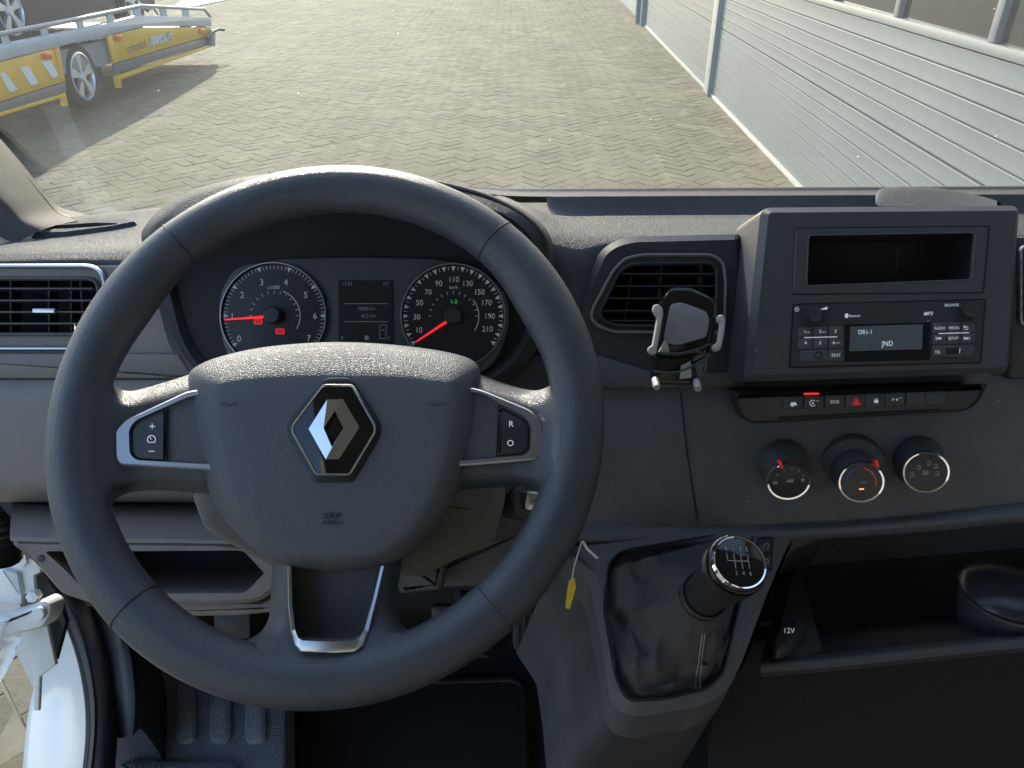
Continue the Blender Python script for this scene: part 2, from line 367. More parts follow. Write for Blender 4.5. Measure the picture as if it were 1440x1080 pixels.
    def build(s, name, m, parent=None, sharp=35, label=None, kind=None, group=None, cat=None, org=None, smooth=True, recalc=True):
        vs = s.v; lo = Vector([min(v[i] for v in vs) for i in range(3)]); hi = Vector([max(v[i] for v in vs) for i in range(3)])
        o3 = Vector(org) if org else (lo + hi) / 2
        me = bpy.data.meshes.new(name); me.from_pydata([v - o3 for v in vs], [], s.f); me.validate()
        if recalc:
            bm = bmesh.new(); bm.from_mesh(me); bmesh.ops.remove_doubles(bm, verts=bm.verts, dist=1e-6)
            bmesh.ops.recalc_face_normals(bm, faces=bm.faces); bm.to_mesh(me); bm.free()
        if smooth:
            me.polygons.foreach_set('use_smooth', [True] * len(me.polygons)); me.set_sharp_from_angle(angle=rad(sharp))
        me.materials.append(M[m] if isinstance(m, str) else m)
        o = bpy.data.objects.new(name, me); COL.objects.link(o); WL[o] = o3
        if parent is not None: o.parent = parent; o.location = o3 - WL[parent]
        else: o.location = o3
        if name in ('printed_symbols', 'scale', 'screen_text', 'display_text', 'lettering', 'embossed_lettering', 'knurling', 'shift_pattern'): kind = 'stuff'
        for k, val in (('label', label), ('kind', kind), ('group', group), ('category', cat)):
            if val: o[k] = val
        return o

# ================================================================== the setting: yard
g = MB(); g.add([(-150, -60, .004), (150, -60, .004), (150, 250, .004), (-150, 250, .004)], [[0, 1, 2, 3]])
paving = g.build('paving', 'joint', org=(0, 0, 0), kind='structure', recalc=False); paving['label'] = 'grey brown herringbone brick paving of the sunlit yard'
far = MB(); far.add([(-150, 30.2, .009), (150, 30.2, .009), (150, 250, .009), (-150, 250, .009), (-150, -60, .009), (-30, -60, .009), (-30, 30.2, .009), (-150, 30.2, .009)], [[0, 1, 2, 3], [4, 5, 6, 7]])
far.build('distant_paving', 'ground', paving, kind='stuff', recalc=False)
BW, BT = .105, .0048
c45 = math.cos(rad(45)); bricks = []
for i in range(-330, 331):
    for j in range(-330, 331):
        r = (i - j) % 4
        if r not in (0, 3): continue
        cx, cy = ((i + 1) * BW, (j + .5) * BW) if r == 0 else ((i + .5) * BW, (j + 1) * BW)
        X, Y = (cx - cy) * c45, (cx + cy) * c45 + 4.0
        if not (-2.2 < Y < 30.1) or X > 2.75 or X < -16 or (Y > 3.6 and abs(X) > .95 * Y + 2.2): continue
        if Y < 3.6 and not (-4 < X < -.8): continue
        bricks.append((X, Y, r))
def brick_top(hl, hw, h, e=.003):
    lo = [(-hl, -hw, -.004), (hl, -hw, -.004), (hl, hw, -.004), (-hl, hw, -.004)]
    hi = [(-hl + e, -hw + e, h), (hl - e, -hw + e, h), (hl - e, hw - e, h), (-hl + e, hw - e, h)]
    return lo + hi, [[4, 5, 6, 7], [0, 1, 5, 4], [1, 2, 6, 5], [2, 3, 7, 6], [3, 0, 4, 7]]
def shown(X, Y):
    q = Vector((X, Y, 0)) - CAM; d = q.dot(AX_F)
    if d <= 0: return False
    x, y = 720 + FPX * q.dot(AX_R) / d, 540 - FPX * q.dot(AX_U) / d
    return (60 < x < 1120 and 0 < y < (262 if x > 660 else 236 if x > 300 else 300))
seen = sorted([b for b in bricks if b[1] > 4 and shown(b[0], b[1])], key=lambda b: b[0] ** 2 + b[1] ** 2)[:290]
ss = set(seen)
bv, bf = brick_top(BW - .0018, BW / 2 - .0018, .0)
bmesh_data = []
for k in range(3):
    me = bpy.data.meshes.new('brick'); rr = random.Random(k)
    vv = [(x + rr.uniform(-.002, .002), y + rr.uniform(-.002, .002), z + (BT if n > 3 else .006) + (rr.uniform(-.002, .002) if n > 3 else 0)) for n, (x, y, z) in enumerate(bv)]
    me.from_pydata(vv, [], bf); me.materials.append(M['brick_o']); bmesh_data.append(me)
for X, Y, r in seen:
    o = bpy.data.objects.new('brick', random.choice(bmesh_data)); COL.objects.link(o); o.parent = paving
    o.location = (X, Y, .001 + random.uniform(-.0015, .0015)); o.rotation_euler = (0, 0, rad(45 if r == 0 else 135) + random.uniform(-.012, .012))
vs, fs, tone = [], [], []
for b in bricks:
    if b in ss: continue
    X, Y, r = b; a = rad(45 if r == 0 else 135) + random.uniform(-.012, .012); c, s_ = math.cos(a), math.sin(a); k = len(vs)
    dz, tx, ty = random.uniform(-.002, .002), random.uniform(-.014, .014), random.uniform(-.014, .014)
    for n, (x, y, z) in enumerate(bv):
        vs.append((X + x * c - y * s_, Y + x * s_ + y * c, .001 + dz + (BT + x * tx + y * ty if n > 3 else .006 + z)))
    fs += [[q + k for q in f] for f in bf]; tone += [random.random()] * 5
me = bpy.data.meshes.new('brick_field'); me.from_pydata(vs, [], fs)
at = me.attributes.new('tone', 'FLOAT', 'FACE'); at.data.foreach_set('value', tone); me.materials.append(M['brick_a'])
o = bpy.data.objects.new('brick_field', me); COL.objects.link(o); o.parent = paving; o['kind'] = 'stuff'

# ------------------------------------------------------------------ ribbed hall wall with sectional doors
yaw = rad(2.28); wd_ = Vector((math.sin(yaw), math.cos(yaw), 0)); WP = Pl((2.208, 5.949, 0), -wd_, (0, 0, 1))
hall = empty('industrial_hall', (2.6, 8, 0), 'pale grey industrial hall with ribbed sectional doors and a row of windows', 'building')
def wbox(name, m, a0, a1, z0, z1, w0, w1, bev=.004, parent=None, **k):
    return MB().prism(WP, [(-a0, z0), (-a0, z1), (-a1, z1), (-a1, z0)], w1, w1 - w0, bev, uv=True).build(name, m, parent or hall, **k)
bays = [(-8.0, 3.58), (3.92, 10.75)]
for bi, (a0, a1) in enumerate(bays):
    for k in range(12):
        z0 = .042 + k * .1005; gap = .010 if k == 6 else .005
        m = MB(); z1 = z0 + .1005 - gap
        # a shallow convex lath with folded edges
        prof = [(z0, -.02), (z0, -.004), (z0 + .006, .0), (z1 - .010, .0), (z1 - .004, .0016), (z1, .0006), (z1, -.02)]
        m.rings([[WP.at(-a0, z, w) for z, w in prof], [WP.at(-a1, z, w) for z, w in prof]], cap0=True, cap1=True)
        m.build('panel', 'panel', hall, sharp=20)
    wbox('bottom_seal', 'concrete', a0, a1, .0, .038, -.03, .016)
    wbox('window_ledge', 'panel', a0, a1, 1.251, 1.298, -.03, .014, .006)
    wbox('top_rail', 'panel', a0, a1, 1.92, 2.02, -.03, .014, .006)
    for k in range(8):
        z0 = 2.024 + k * .18; wbox('upper_panel', 'panel', a0, a1, z0, z0 + .174, -.02, 0, .006)
    x = a1 - .02; first = True
    step = 1.085; x = -1.18 + step * (4 if bi == 0 else 11)
    while x > a0:
        if x < a1 - .1:
            wbox('mullion', 'panel', x - .03, x + .03, 1.30, 1.918, -.03, .010)
            lo_, hi_ = max(a0, x - step + .03), x - .03
            wbox('window_pane', 'wglass', lo_, hi_, 1.30, 1.918, -.03, -.022, 0)
        x -= step
wbox('post', 'greypost', 3.60, 3.92, 0, 3.5, -.05, .035, .004)
wbox('post_flange', 'bluegrey', 3.56, 3.598, 0, 3.5, -.05, .052, .002)
wbox('post', 'bluegrey', 10.78, 11.0, 0, 3.5, -.05, .09, .006)
MB().tube([WP.at(-11.15, .02, .12), WP.at(-11.15, 3.4, .12)], .05, 14).build('downpipe', 'bluegrey', hall)
MB().tube([WP.at(-11.38, .02, .10), WP.at(-11.38, 3.4, .10)], .035, 12).build('downpipe', 'concrete', hall)
wbox('wall', 'concrete', -8, 30, 0, 3.6, -.3, -.055, 0); wbox('wall', 'bluegrey', 11.5, 30, 0, 3.5, -.05, 0, 0)
wbox('roof_edge', 'bluegrey', -8, 30, 3.62, 3.9, -.4, .2, .01)

# ------------------------------------------------------------------ car trailer
TP = Pl((-4.4, 9, 0), (0, 1, 0), (0, 0, 1))
trl = empty('car_trailer', (-5.3, 9, 0), 'yellow and grey low car trailer with white side beam, parked on the yard', 'trailer')
def tpx(name, m, poly, w, th, bev=.004, parent=trl, **k): return MB().prism(TP, poly, w, th, bev).build(name, m, parent, **k)
tpx('side_beam', 'twhite', [(-60, 79), (0, 65), (130, 38), (197, 22), (297, 24), (298, 37), (204, 37), (130, 54), (0, 86), (-60, 102)], .02, .10, .006)
fp = tpx('side_panel', 'tyellow', [(-60, 103), (0, 87), (83, 65.5), (92, 114), (14, 139), (-60, 160)], .0, .03)
rpn = tpx('side_panel', 'tyellow', [(151, 50.5), (204, 38), (297, 38), (295, 50), (160.5, 89)], .0, .03)
tpx('grey_band', 'tband', [(-60, 161), (14, 140), (92, 115), (94, 130), (14, 155), (-60, 176)], -.01, .03)
tpx('grey_band', 'tband', [(160.5, 90), (295, 51), (298, 61), (163, 104)], -.01, .03)
tpx('guard_bar', 'tyellow', [(-60, 177), (30, 150), (90, 132), (92, 130), (97, 149), (93, 149), (90, 137), (30, 155), (-60, 182)], .01, .05)
tpx('guard_bar', 'tyellow', [(165, 107), (297, 62.5), (297, 66), (170, 112), (172, 123), (168, 124)], .01, .05)
tpx('panel_edge', 'tyellow', [(77, 67), (83, 65.5), (92, 114), (86, 116)], .008, .012, .003)
tpx('panel_edge', 'tyellow', [(150, 50.8), (156, 49), (165, 87), (160, 89)], .008, .012, .003)
for q in ([(28, 95), (40, 93), (55, 117), (44, 120)], [(58, 86), (71, 85), (83, 106), (74, 110)], [(0, 103), (7, 102), (25, 126), (14, 130)]):
    m = MB().prism(TP, rp(q, 2, 2), .004, .004).build('reflective_patch', 'sticker', fp)
for q, p_ in (((60, 75, 74, 83), fp), ((162, 49, 172, 57), rpn), ((281, 40, 288, 47), rpn)):
    MB().prism(TP, rp(box_poly(*q), 2, 2), .016, .016, .003).build('marker_lamp', 'orange', p_)
st1 = [(174, 61.5), (209, 53), (209, 66), (178, 77)]; st2 = [(210.5, 53), (242, 44.5), (242, 56), (212, 65.5)]
MB().prism(TP, rp(st1, 2, 2), .004, .004).build('lettered_sign', 'tyellow', rpn); MB().prism(TP, rp(st2, 2, 2), .004, .004).build('lettered_sign', 'sticker', rpn)
MB().text(TP, 'carmossel.nl', 192, 64.5, 5.2, .0065, rot=0, sq=.78).build('lettering', 'stext', rpn, smooth=False)
MB().text(TP, '013 5141905', 226.5, 55, 4.6, .0065, sq=.9).build('lettering', 'stext', rpn, smooth=False)
# railing over the beam
railp = [TP.px(x, y, -.02) for x, y in ((-60, 63), (0, 48), (62, 36), (130, 22.5), (197, 8.5), (287, 13), (296, 24))]
MB().tube(railp, .022, 8).build('rail', 'tgrey', trl)
for (x0, y0, x1, y1) in ((-42, 76, -46, 60), (12, 63, 6, 47), (66, 51, 61, 36.5), (116, 41, 111, 26.5), (158, 32, 154, 18), (196, 23, 191, 10), (232, 24, 229, 11), (263, 24, 261, 12.5)):
    MB().prism(TP, [(x1 - 4, y1), (x1 + 4, y1), (x0 + 4, y0), (x0 - 4, y0)], -.01, .02).build('rail_post', 'twhite', trl)
def deck_z(Y): return float(np.interp(Y, [5, 7.0, 10.0, 12.3], [.80, .76, .62, .50]))
ys = [5.0 + .075 * k for k in range(98)]
m = MB(); rows = []
for k, Y in enumerate(ys):
    dz = .012 if k % 2 else 0; rows.append([Vector((-4.53, Y, deck_z(Y) + dz)), Vector((-6.5, Y, deck_z(Y) + dz))])
m.grid(rows); m.build('deck', 'deck', trl, sharp=10)
for X in (-6.55, -4.47):
    m = MB(); m.rings([[Vector((X - .04, Y, deck_z(Y) - .24)), Vector((X + .04, Y, deck_z(Y) - .24)), Vector((X + .04, Y, deck_z(Y) - .02)), Vector((X - .04, Y, deck_z(Y) - .02))] for Y in (5, 7, 10, 12.2)], cap0=True, cap1=True).build('chassis_rail', 'tgrey', trl)
MB().prism(Pl((-4.4, 0, 0), (1, 0, 0), (0, 0, 1)), [(-.05, .22), (-2.15, .22), (-2.15, .50), (-.05, .50)], -12.2, .06, uv=True).build('rear_beam', 'tgrey', trl)
MB().tube([TP.px(291, 54, .03), TP.px(300, 44, .03), TP.px(308, 41, .06), TP.px(315, 42, .10)], .02, 8).build('coupling_hook', 'black', trl)
MB().prism(TP, [(297, 42), (303, 42), (303, 65), (297, 65)], .03, .08, .005).build('end_plate', 'tgrey', trl)
def wheel(parent, c, R, rimR, side=1):
    c = Vector(c); ax = Vector((side, 0, 0))
    t = MB().lathe(c, ax, [(rimR, -.16), (R * .93, -.16), (R, -.12), (R, -.03), (R * .95, .0), (rimR * 1.04, .012), (rimR, 0), (rimR, -.06), (rimR * .96, -.16)], 40, cap=False).build('wheel', 'tyre', parent)
    m = MB().lathe(c, ax, [(rimR, .006), (rimR * .93, .012), (rimR * .89, -.008), (rimR * .88, -.06)], 40, cap=False)
    for k in range(5):
        a = 2 * math.pi * k / 5 + .3
        for s_ in (-1, 1):
            b0, b1 = a + s_ * .20, a + s_ * .15
            p = lambda r, an, h: c + ax * h + Vector((0, math.cos(an), math.sin(an))) * r
            m.add([p(rimR * .2, a - .45, .0), p(rimR * .2, a + .45, .0), p(rimR * .9, a + .24, .004), p(rimR * .9, a - .24, .004), p(rimR * .2, a - .45, -.04), p(rimR * .2, a + .45, -.04), p(rimR * .9, a + .24, -.03), p(rimR * .9, a - .24, -.03)],
                  [[0, 1, 2, 3], [0, 3, 7, 4], [1, 5, 6, 2], [3, 2, 6, 7]]); break
    m.lathe(c, ax, [(.0001, .012), (rimR * .2, .012), (rimR * .25, -.02)], 20)
    m.build('rim', 'alloy', t)
    MB().lathe(c, ax, [(.0001, -.062), (rimR * .9, -.062)], 28, cap=False).build('brake_disc', 'black', t)
    return t
rc = TP.px(116.5, 107.5, -.03); rim_r = (TP.px(111, 72, -.03) - TP.px(122, 143, -.03)).length / 2 * .97
wheel(trl, (rc.x, rc.y, rc.z), min(rc.z + .0, rim_r * 1.36), rim_r)
wheel(trl, (-6.55, rc.y, rc.z), rc.z, rim_r, -1)
MB().box((-4.75, 9.35, .40), .02, .12, .28).build('wheel_arch_wall', 'tgrey', trl)
MB().tube([Vector((-6.5, rc.y, rc.z)), Vector((-4.6, rc.y, rc.z))], .05, 10).build('axle', 'tgrey', trl)

# dark car riding on the trailer
car = empty('car', (-5.6, 9.5, .7), 'dark blue car with silver wheels standing on the trailer deck', 'car')
def car_section(Y): return None
yR, yF = 10.87, 8.18
prof = [(7.35, .10), (7.30, .35), (7.55, .62), (8.25, .78), (8.75, 1.20), (9.4, 1.36), (10.4, 1.34), (11.2, 1.0), (11.6, .92), (11.68, .55), (11.6, .16)]
zb = lambda Y: deck_z(Y) + .06
def carwall(k): return [Vector((X, Y, zb(Y) + z)) for Y, z in prof for X in [k]]
tilt_in = lambda z: max(0, z - .75) * .28
rows = []
for X, ins in ((-4.93, 0), (-4.87, .03), (-6.42, .03), (-6.36, 0)):
    pass
m = MB()
ring = [(-1, .97), (-.93, 1), (.93, 1), (1, .97)]
m.rings([[Vector((-5.65 + sx * (.80 - tilt_in(z)), Y * 1.0, zb(Y) + z * sc)) for Y, z in prof] for sx, sc in ring], closed=True, cap0=True, cap1=True)
m.build('body', 'carpaint', car, sharp=30)
for s_ in (1, -1):
    X = -5.65 + s_ * .80
    for wy in (yR, yF):
        arch = MB().lathe((X - s_ * .02, wy, zb(wy) + .27), (s_, 0, 0), [(.0001, .012), (.36, .012), (.37, .03), (.34, .03)], 28, cap=False).build('wheel_arch', 'black', car)
        wheel(car, (X + s_ * .03, wy, deck_z(wy) + .012 + .315), .315, .22, s_)
    m = MB(); pts = [(8.62, .84), (8.95, 1.16), (9.45, 1.29), (10.35, 1.27), (11.0, .98), (11.0, .86)]
    m.add([Vector((-5.65 + s_ * (.805 - tilt_in(z)), Y, zb(Y) + z)) for Y, z in pts], [list(range(6))]).build('side_window', 'carglass', car, smooth=False)
    MB().box((-5.65 + s_ * .55, 7.31, zb(7.3) + .45), .15, .015, .06).build('headlight', 'sticker', car)
for nm, a, b, c_, e in (('windscreen', 8.29, .80, 8.73, 1.19), ('rear_window', 10.47, 1.315, 11.15, 1.03)):
    m = MB(); k = .012
    m.add([Vector((-5.65 - .62, a, zb(a) + b + k)), Vector((-5.65 + .62, a, zb(a) + b + k)), Vector((-5.65 + .56, c_, zb(c_) + e + k)), Vector((-5.65 - .56, c_, zb(c_) + e + k))], [[0, 1, 2, 3]]).build(nm, 'carglass', car, smooth=False)
# black lashing straps looped over the deck edge
for x0, x1, lb in ((146, 158, 'black lashing strap just ahead of the car rear wheel on the trailer'), (205, 222, 'black lashing strap behind the car rear wheel at the trailer tail')):
    m = MB().tube(cr([TP.px(x0, 9, -.15), TP.px(x0 + 2, 16, -.12), TP.px((x0 + x1) / 2, 10, -.1), TP.px(x1, 20, -.1)], 5, False), .012, 6)
    m.build('lashing_strap', 'black', label=lb, cat='strap', group='lashing straps on the trailer')
# folded loading ramp on the ground behind the trailer
def gp(x, y, z=0): q = ray(x, y); return CAM + q * ((z - CAM.z) / q.z)
m = MB(); a, b, c_, d_ = gp(246, 8, .03), gp(276, 8, .03), gp(330, -3, .03), gp(262, -5, .03)
for k in range(14):
    t0, t1 = k / 14, (k + .62) / 14
    L = lambda p, q, t: p * (1 - t) + q * t
    quad_ = [L(a, b, t0), L(a, b, t1), L(d_, c_, t1), L(d_, c_, t0)]
    m.rings([[p - Vector((0, 0, .03)) for p in quad_], quad_], cap0=True, cap1=True)
m.build('loading_ramp', 'tgrey', label='flat ribbed steel loading ramp lying on the paving behind the trailer', cat='ramp')

# ================================================================== the van cab round the camera
van = empty('van_cab', (.3, 0, .6), 'white van cab seen from the driver seat with its door open', 'van')
def loft(rows, n=4, m=4):
    R = [cr([Vector(p) for p in r], n, False) for r in rows]
    cols = [cr([r[j] for r in R], m, False) for j in range(len(R[0]))]
    return [[cols[j][i] for j in range(len(cols))] for i in range(len(cols[0]))]
def dloft(name, m, rows, parent, n=4, k=4, sharp=50, **kw):
    return MB().grid(loft([[W(*p) for p in r] for r in rows], n, k)).build(name, m, parent, sharp=sharp, **kw)
ws = MB()
for off in (0, .005):
    ws.grid([[Vector((x, 1.36 - .86 * t - .10 * ((x - .3) / .95) ** 2 + off, 1.33 + .9 * t + off)) for x in np.linspace(-.70, 1.3, 17)] for t in np.linspace(0, 1, 9)])
ws.build('windscreen', 'glass', van, recalc=False)
MB().box((.3, -.35, 2.26), .98, .86, .02).build('roof', 'lining', van)
MB().box((.3, -1.2, 1.4), .98, .02, .84).build('bulkhead', 'bulk', van)
MB().box((1.3, .1, 1.02), .03, 1.3, .46).build('passenger_door', 'bulk', van)
MB().box((-.70, -.85, 1.4), .04, .33, .84).build('door_pillar', 'bulk', van)
MB().box((.34, -.1, .56), .94, 1.1, .03).build('floor_pan', 'carpet', van)
MB().add([(-.66, 1.02, .5), (1.3, 1.02, .5), (1.3, 1.28, 1.27), (-.66, 1.28, 1.27)], [[0, 1, 2, 3]]).build('firewall', 'carpet', van)
MB().box((.35, .93, .80), .95, .02, .30, (Vector((1, 0, 0)), Vector((0, .8, .6)), Vector((0, -.6, .8)))).build('toe_board', 'carpet', van)
# A-pillar trim with its swept foot
rows = []
for t, (rx, ry, lx, ly) in enumerate(((-190, 10, -420, 60), (-90, 105, -260, 160), (-20, 182, -130, 240), (28, 237, -60, 288), (56, 272, -25, 312), (82, 300, -5, 330), (118, 310, 20, 342))):
    a, b = W(rx, ry, .98), W(lx, ly, .86); c = (a + b) / 2 + Vector((.025, -.045, .02))
    a2 = W(rx, ry, 1.03) + Vector((-.015, .03, 0))
    rows.append([a2, a, a * .72 + c * .28 + Vector((.01, -.012, .006)), c, c * .4 + b * .6, b])
MB().grid(loft(rows, 3, 4)).build('pillar_trim', 'pillar', van, sharp=60)
MB().tube(cr([W(-90, 106, .985), W(-20, 183, .985), (W(28, 238, .985)), W(57, 273, .985), W(83, 301, .985), W(120, 311.5, .985)], 4, False), .0022, 6).build('glass_seal', 'black', van)
# painted sill, its rubber seal and the kick panel
def gpl(x, y, z): return gp(x, y, z)
inn = [(84, 848, .86), (93, 879, .84), (110, 915, .82), (123, 968, .80), (127, 1020, .80), (122, 1090, .80)]
mid = [(72, 885, .80), (78, 915, .79), (88, 950, .78), (94, 985, .77), (92, 1030, .77), (86, 1090, .77)]
out = [(60, 925, .76), (60, 942, .75), (54, 965, .74), (47, 1003, .735), (43, 1040, .735), (39, 1090, .735)]
R3 = [[gp(*p) for p in r] for r in (inn, mid, out)]; R3.append([p + Vector((-.012, 0, -.03)) for p in R3[2]]); R3.append([p + Vector((.0, 0, -.22)) for p in R3[2]])
MB().grid(loft(R3, 3, 3)).build('door_sill', 'paint', van, sharp=50)
seal_c = cr([gp(92, 835, .87), gp(112, 868, .845), gp(131, 918, .83), gp(143, 975, .815), gp(146, 1030, .81), gp(141, 1095, .81)], 6, False)
sealo = MB().tube(seal_c, .0165, 14).build('door_seal', 'rubber', van)
MB().tube([p + Vector((-.019, -.002, -.004)) for p in seal_c], .0055, 8).build('seal_lip', 'rubber', sealo)
MB().tube([p + Vector((-.006, -.004, .0165)) for p in seal_c], .0022, 6).build('seal_bead', 'black', sealo)
kp = [[gp(112, 850, .83), gp(132, 920, .81), gp(142, 985, .80), gp(144, 1040, .79)], [gp(140, 855, .85), gp(156, 920, .83), gp(164, 985, .815), gp(166, 1038, .80)], [gp(165, 858, .86), gp(182, 915, .845), gp(190, 980, .83), gp(187, 1034, .81)], [gp(185, 862, .80), gp(200, 915, .79), gp(205, 975, .78), gp(203, 1029, .77)]]
kp.append([p + Vector((.02, 0, -.12)) for p in kp[3]])
MB().box((-.74, 1.08, .70), .02, .28, .46).build('body_side', 'paint', van)
MB().grid(loft(kp, 3, 3)).build('kick_panel', 'black', van, sharp=45)
# step well with raised ribs
SPL = Pl((0, 0, .70), (1, 0, 0), (0, 1, 0))
tread = MB().prism(SPL, [(120, 1200), (120, 1030), (175, 905), (402, 900), (402, 1200)], 0, .1, .006).build('step_tread', 'tread', van)
for x in (262, 311, 360): MB().prism(SPL, rp([(x - 16 + (x < 300) * 2, 925), (x + 13, 925), (x + 15, 1041), (x - 17, 1043)], 14, 5), .008, .010, .006).build('rib', 'tread', tread)
MB().prism(SPL, rp([(163, 1073), (175, 1066), (330, 1066), (345, 1090), (345, 1180), (163, 1180)], 14, 4), .012, .02, .010).build('rib', 'tread', tread)
# open door hinge: bracket, knuckle, lower leaf
HB = Pl(W(35, 830, 1.02), AX_R, AX_U)
hng = MB().prism(HB, [(13, 758), (57, 800), (55, 806), (47, 809), (49, 831), (30, 837), (30, 850), (4, 846), (-40, 850), (-40, 770), (5, 772)], 0, .006, .002).build('hinge_bracket', 'hinge', van)
arm_ = MB().prism(HB, rp([(-60, 876), (0, 866), (34, 856), (60, 842), (72, 850), (70, 868), (58, 884), (28, 892), (0, 898), (-60, 908)], 6), .024, .030, .009).build('hinge_arm', 'hinge', hng)
MB().lathe(HB.px(56, 862, .024), HB.n, [(.009, -.002), (.009, .003), (.0075, .005), (.0001, .005)], 20, cap=False).build('hinge_pin', 'hinge', hng)
MB().prism(HB, rp([(2, 800), (24, 806), (30, 838), (6, 836)], 4), .008, .010, .003).build('hinge_plate', 'hinge', hng)
MB().prism(HB, [(28, 890), (66, 880), (78, 935), (56, 952), (54, 1000), (47, 1000), (46, 950)], -.01, .006, .002).build('lower_leaf', 'hinge', hng)
MB().prism(HB, [(48, 812), (60, 806), (80, 835), (92, 875), (77, 930), (68, 885), (74, 850), (50, 832)], -.03, .01).build('backing', 'black', hng)
MB().lathe(HB.px(28, 787, 0), HB.n, [(.011, 0), (.011, .004), (.0001, .005)], 18, cap=False).build('bolt', 'hinge', hng)
MB().lathe(HB.px(52, 836, .005), HB.n, [(.008, 0), (.008, .012), (.0001, .013)], 6, cap=False).build('bolt', 'hinge', hng)
m = MB(); rnd = random.Random(3); rows = []
for i in range(9):
    t = i / 8; r = []
    for j in range(7):
        u = j / 6; x = -45 + (82 - 8 * t) * (1 - t * .25) * u * (1 - t ** 3 * .5); y = 868 + 115 * t
        r.append(HB.px(x, y, .03 + .012 * math.sin(5 * u + 3 * t) + rnd.uniform(-.006, .006)))
    rows.append(r)
m.grid(loft(rows, 2, 2)).build('plastic_film', 'film', label='crumpled clear plastic film hanging from the white door hinge', cat='plastic film')
m = MB(); pts = cr([W(-45, 690, .93), W(-10, 715, .93), W(4, 745, .935), W(0, 780, .95)], 14, False)
m.tube(pts, [.022 + .0035 * (1 if k % 3 == 0 else -1) for k in range(len(pts))], 16).build('wiring_bellows', 'rubber', label='black corrugated rubber bellows between dashboard and door', cat='cable sleeve')
# outside body under the sill
MB().box((-.74, .1, .40), .02, .6, .16).build('side_skirt', 'paint', van)

# ================================================================== dashboard
dash = empty('dashboard', (.25, .95, 1.0), 'dark grey moulded van dashboard under the windscreen', 'dashboard')
# upper pad, driver corner
L_x = [-160, -40, 60, 140, 215, 290]
def padrow(ys, d, dx=0): return [(x, y, d) for x, y in zip(L_x, ys)]
dloft('top_pad', 'pad', [padrow([345, 338, 332, 322, 312, 300], 1.12), padrow([322, 314, 308, 301, 293, 286], .98), padrow([334, 329, 322, 314, 306, 300], .92), padrow([346, 343, 340, 336, 332, 328], .85), padrow([357, 355, 352, 350, 348, 350], .80), padrow([363, 362, 360, 359, 362, 372], .785), padrow([370, 369, 367, 368, 378, 395], .778), padrow([380, 378, 378, 384, 400, 420], .777)], dash)
# oval demister outlet on it
PT = Pl(W(115, 322, .905), AX_R, (0, 1, .10))
ov = rp([(42, 329), (42, 323), (70, 315), (150, 306), (190, 307), (193, 312), (160, 319), (90, 328)], 9, 4)
grl = MB().plate(PT, ov, [[(112 + (x - 117) * .70, 317.6 + (y - 318) * .38) for x, y in ov]], .012, .02, .004, floor=False).build('demister_outlet', 'pad', dash)
MB().quad(PT, [(112 + (x - 117) * .70, 317.6 + (y - 318) * .38) for x, y in ov], .002).build('slot', 'hole', grl)
# upper pad, centre and passenger side
C_x = [640, 700, 740, 790, 860, 960, 1060, 1200, 1320, 1480]
def cp(ys, ds): return [(x, y, d) for x, y, d in zip(C_x, ys, ds if isinstance(ds, list) else [ds] * 10)]
dloft('top_pad', 'pad', [cp([285] * 10, 1.15), cp([262, 266, 266, 265.5, 265, 264.5, 264, 263.5, 263, 262], 1.0),
      cp([263, 268, 270, 270, 270, 269.5, 269, 268.5, 268, 267], .975), cp([266, 274, 276, 276.5, 276, 275.5, 275, 274.5, 274, 273], .945)], dash, 3, 4)
# tray recess: rear wall, floor, rounded end
dloft('tray', 'dash', [[(768, 276, .94), (790, 276.5, .945), (860, 276, .945), (1060, 275, .945), (1480, 273, .945)], [(770, 290, .93), (792, 296, .94), (860, 300, .945), (1060, 303, .945), (1480, 303, .945)], [(774, 300, .90), (795, 309, .92), (860, 316, .93), (1060, 318, .93), (1480, 318, .93)], [(778, 303, .88), (800, 314, .88), (860, 322, .88), (1060, 324, .88), (1480, 324, .88)]], dash, 4, 4)
dloft('front_lip', 'pad', [[(690, 268, .985), (740, 290, .90), (790, 318, .885), (860, 320, .885), (960, 321, .885), (1080, 321, .885), (1500, 322, .885)],
      [(690, 272, .96), (738, 288, .89), (785, 303.5, .872), (860, 304, .872), (960, 303.5, .872), (1080, 303, .872), (1500, 302, .872)],
      [(700, 280, .93), (745, 296, .86), (790, 308, .858), (860, 308.5, .858), (960, 308, .858), (1080, 307, .858), (1500, 307, .858)],
      [(715, 291, .88), (758, 312, .83), (800, 321, .825), (860, 321, .825), (960, 320, .825), (1080, 318, .825), (1500, 318, .825)],
      [(730, 305, .83), (770, 330, .80), (808, 340, .797), (860, 334, .80), (960, 329, .80), (1080, 327, .80), (1500, 327, .80)],
      [(745, 330, .80), (778, 362, .785), (812, 375, .782), (850, 352, .79), (960, 334, .79), (1080, 331, .79), (1500, 331, .79)],
      [(765, 400, .79), (790, 430, .782), (815, 440, .78), (850, 400, .786), (960, 345, .786), (1080, 338, .786), (1500, 338, .786)]], dash, 5, 5)
MB().box((.32, 1.09, 1.295), .98, .20, .008).build('sun_block_shelf', 'hole', dash)  # unseen dark shelf added to stop sun passing behind the dash top
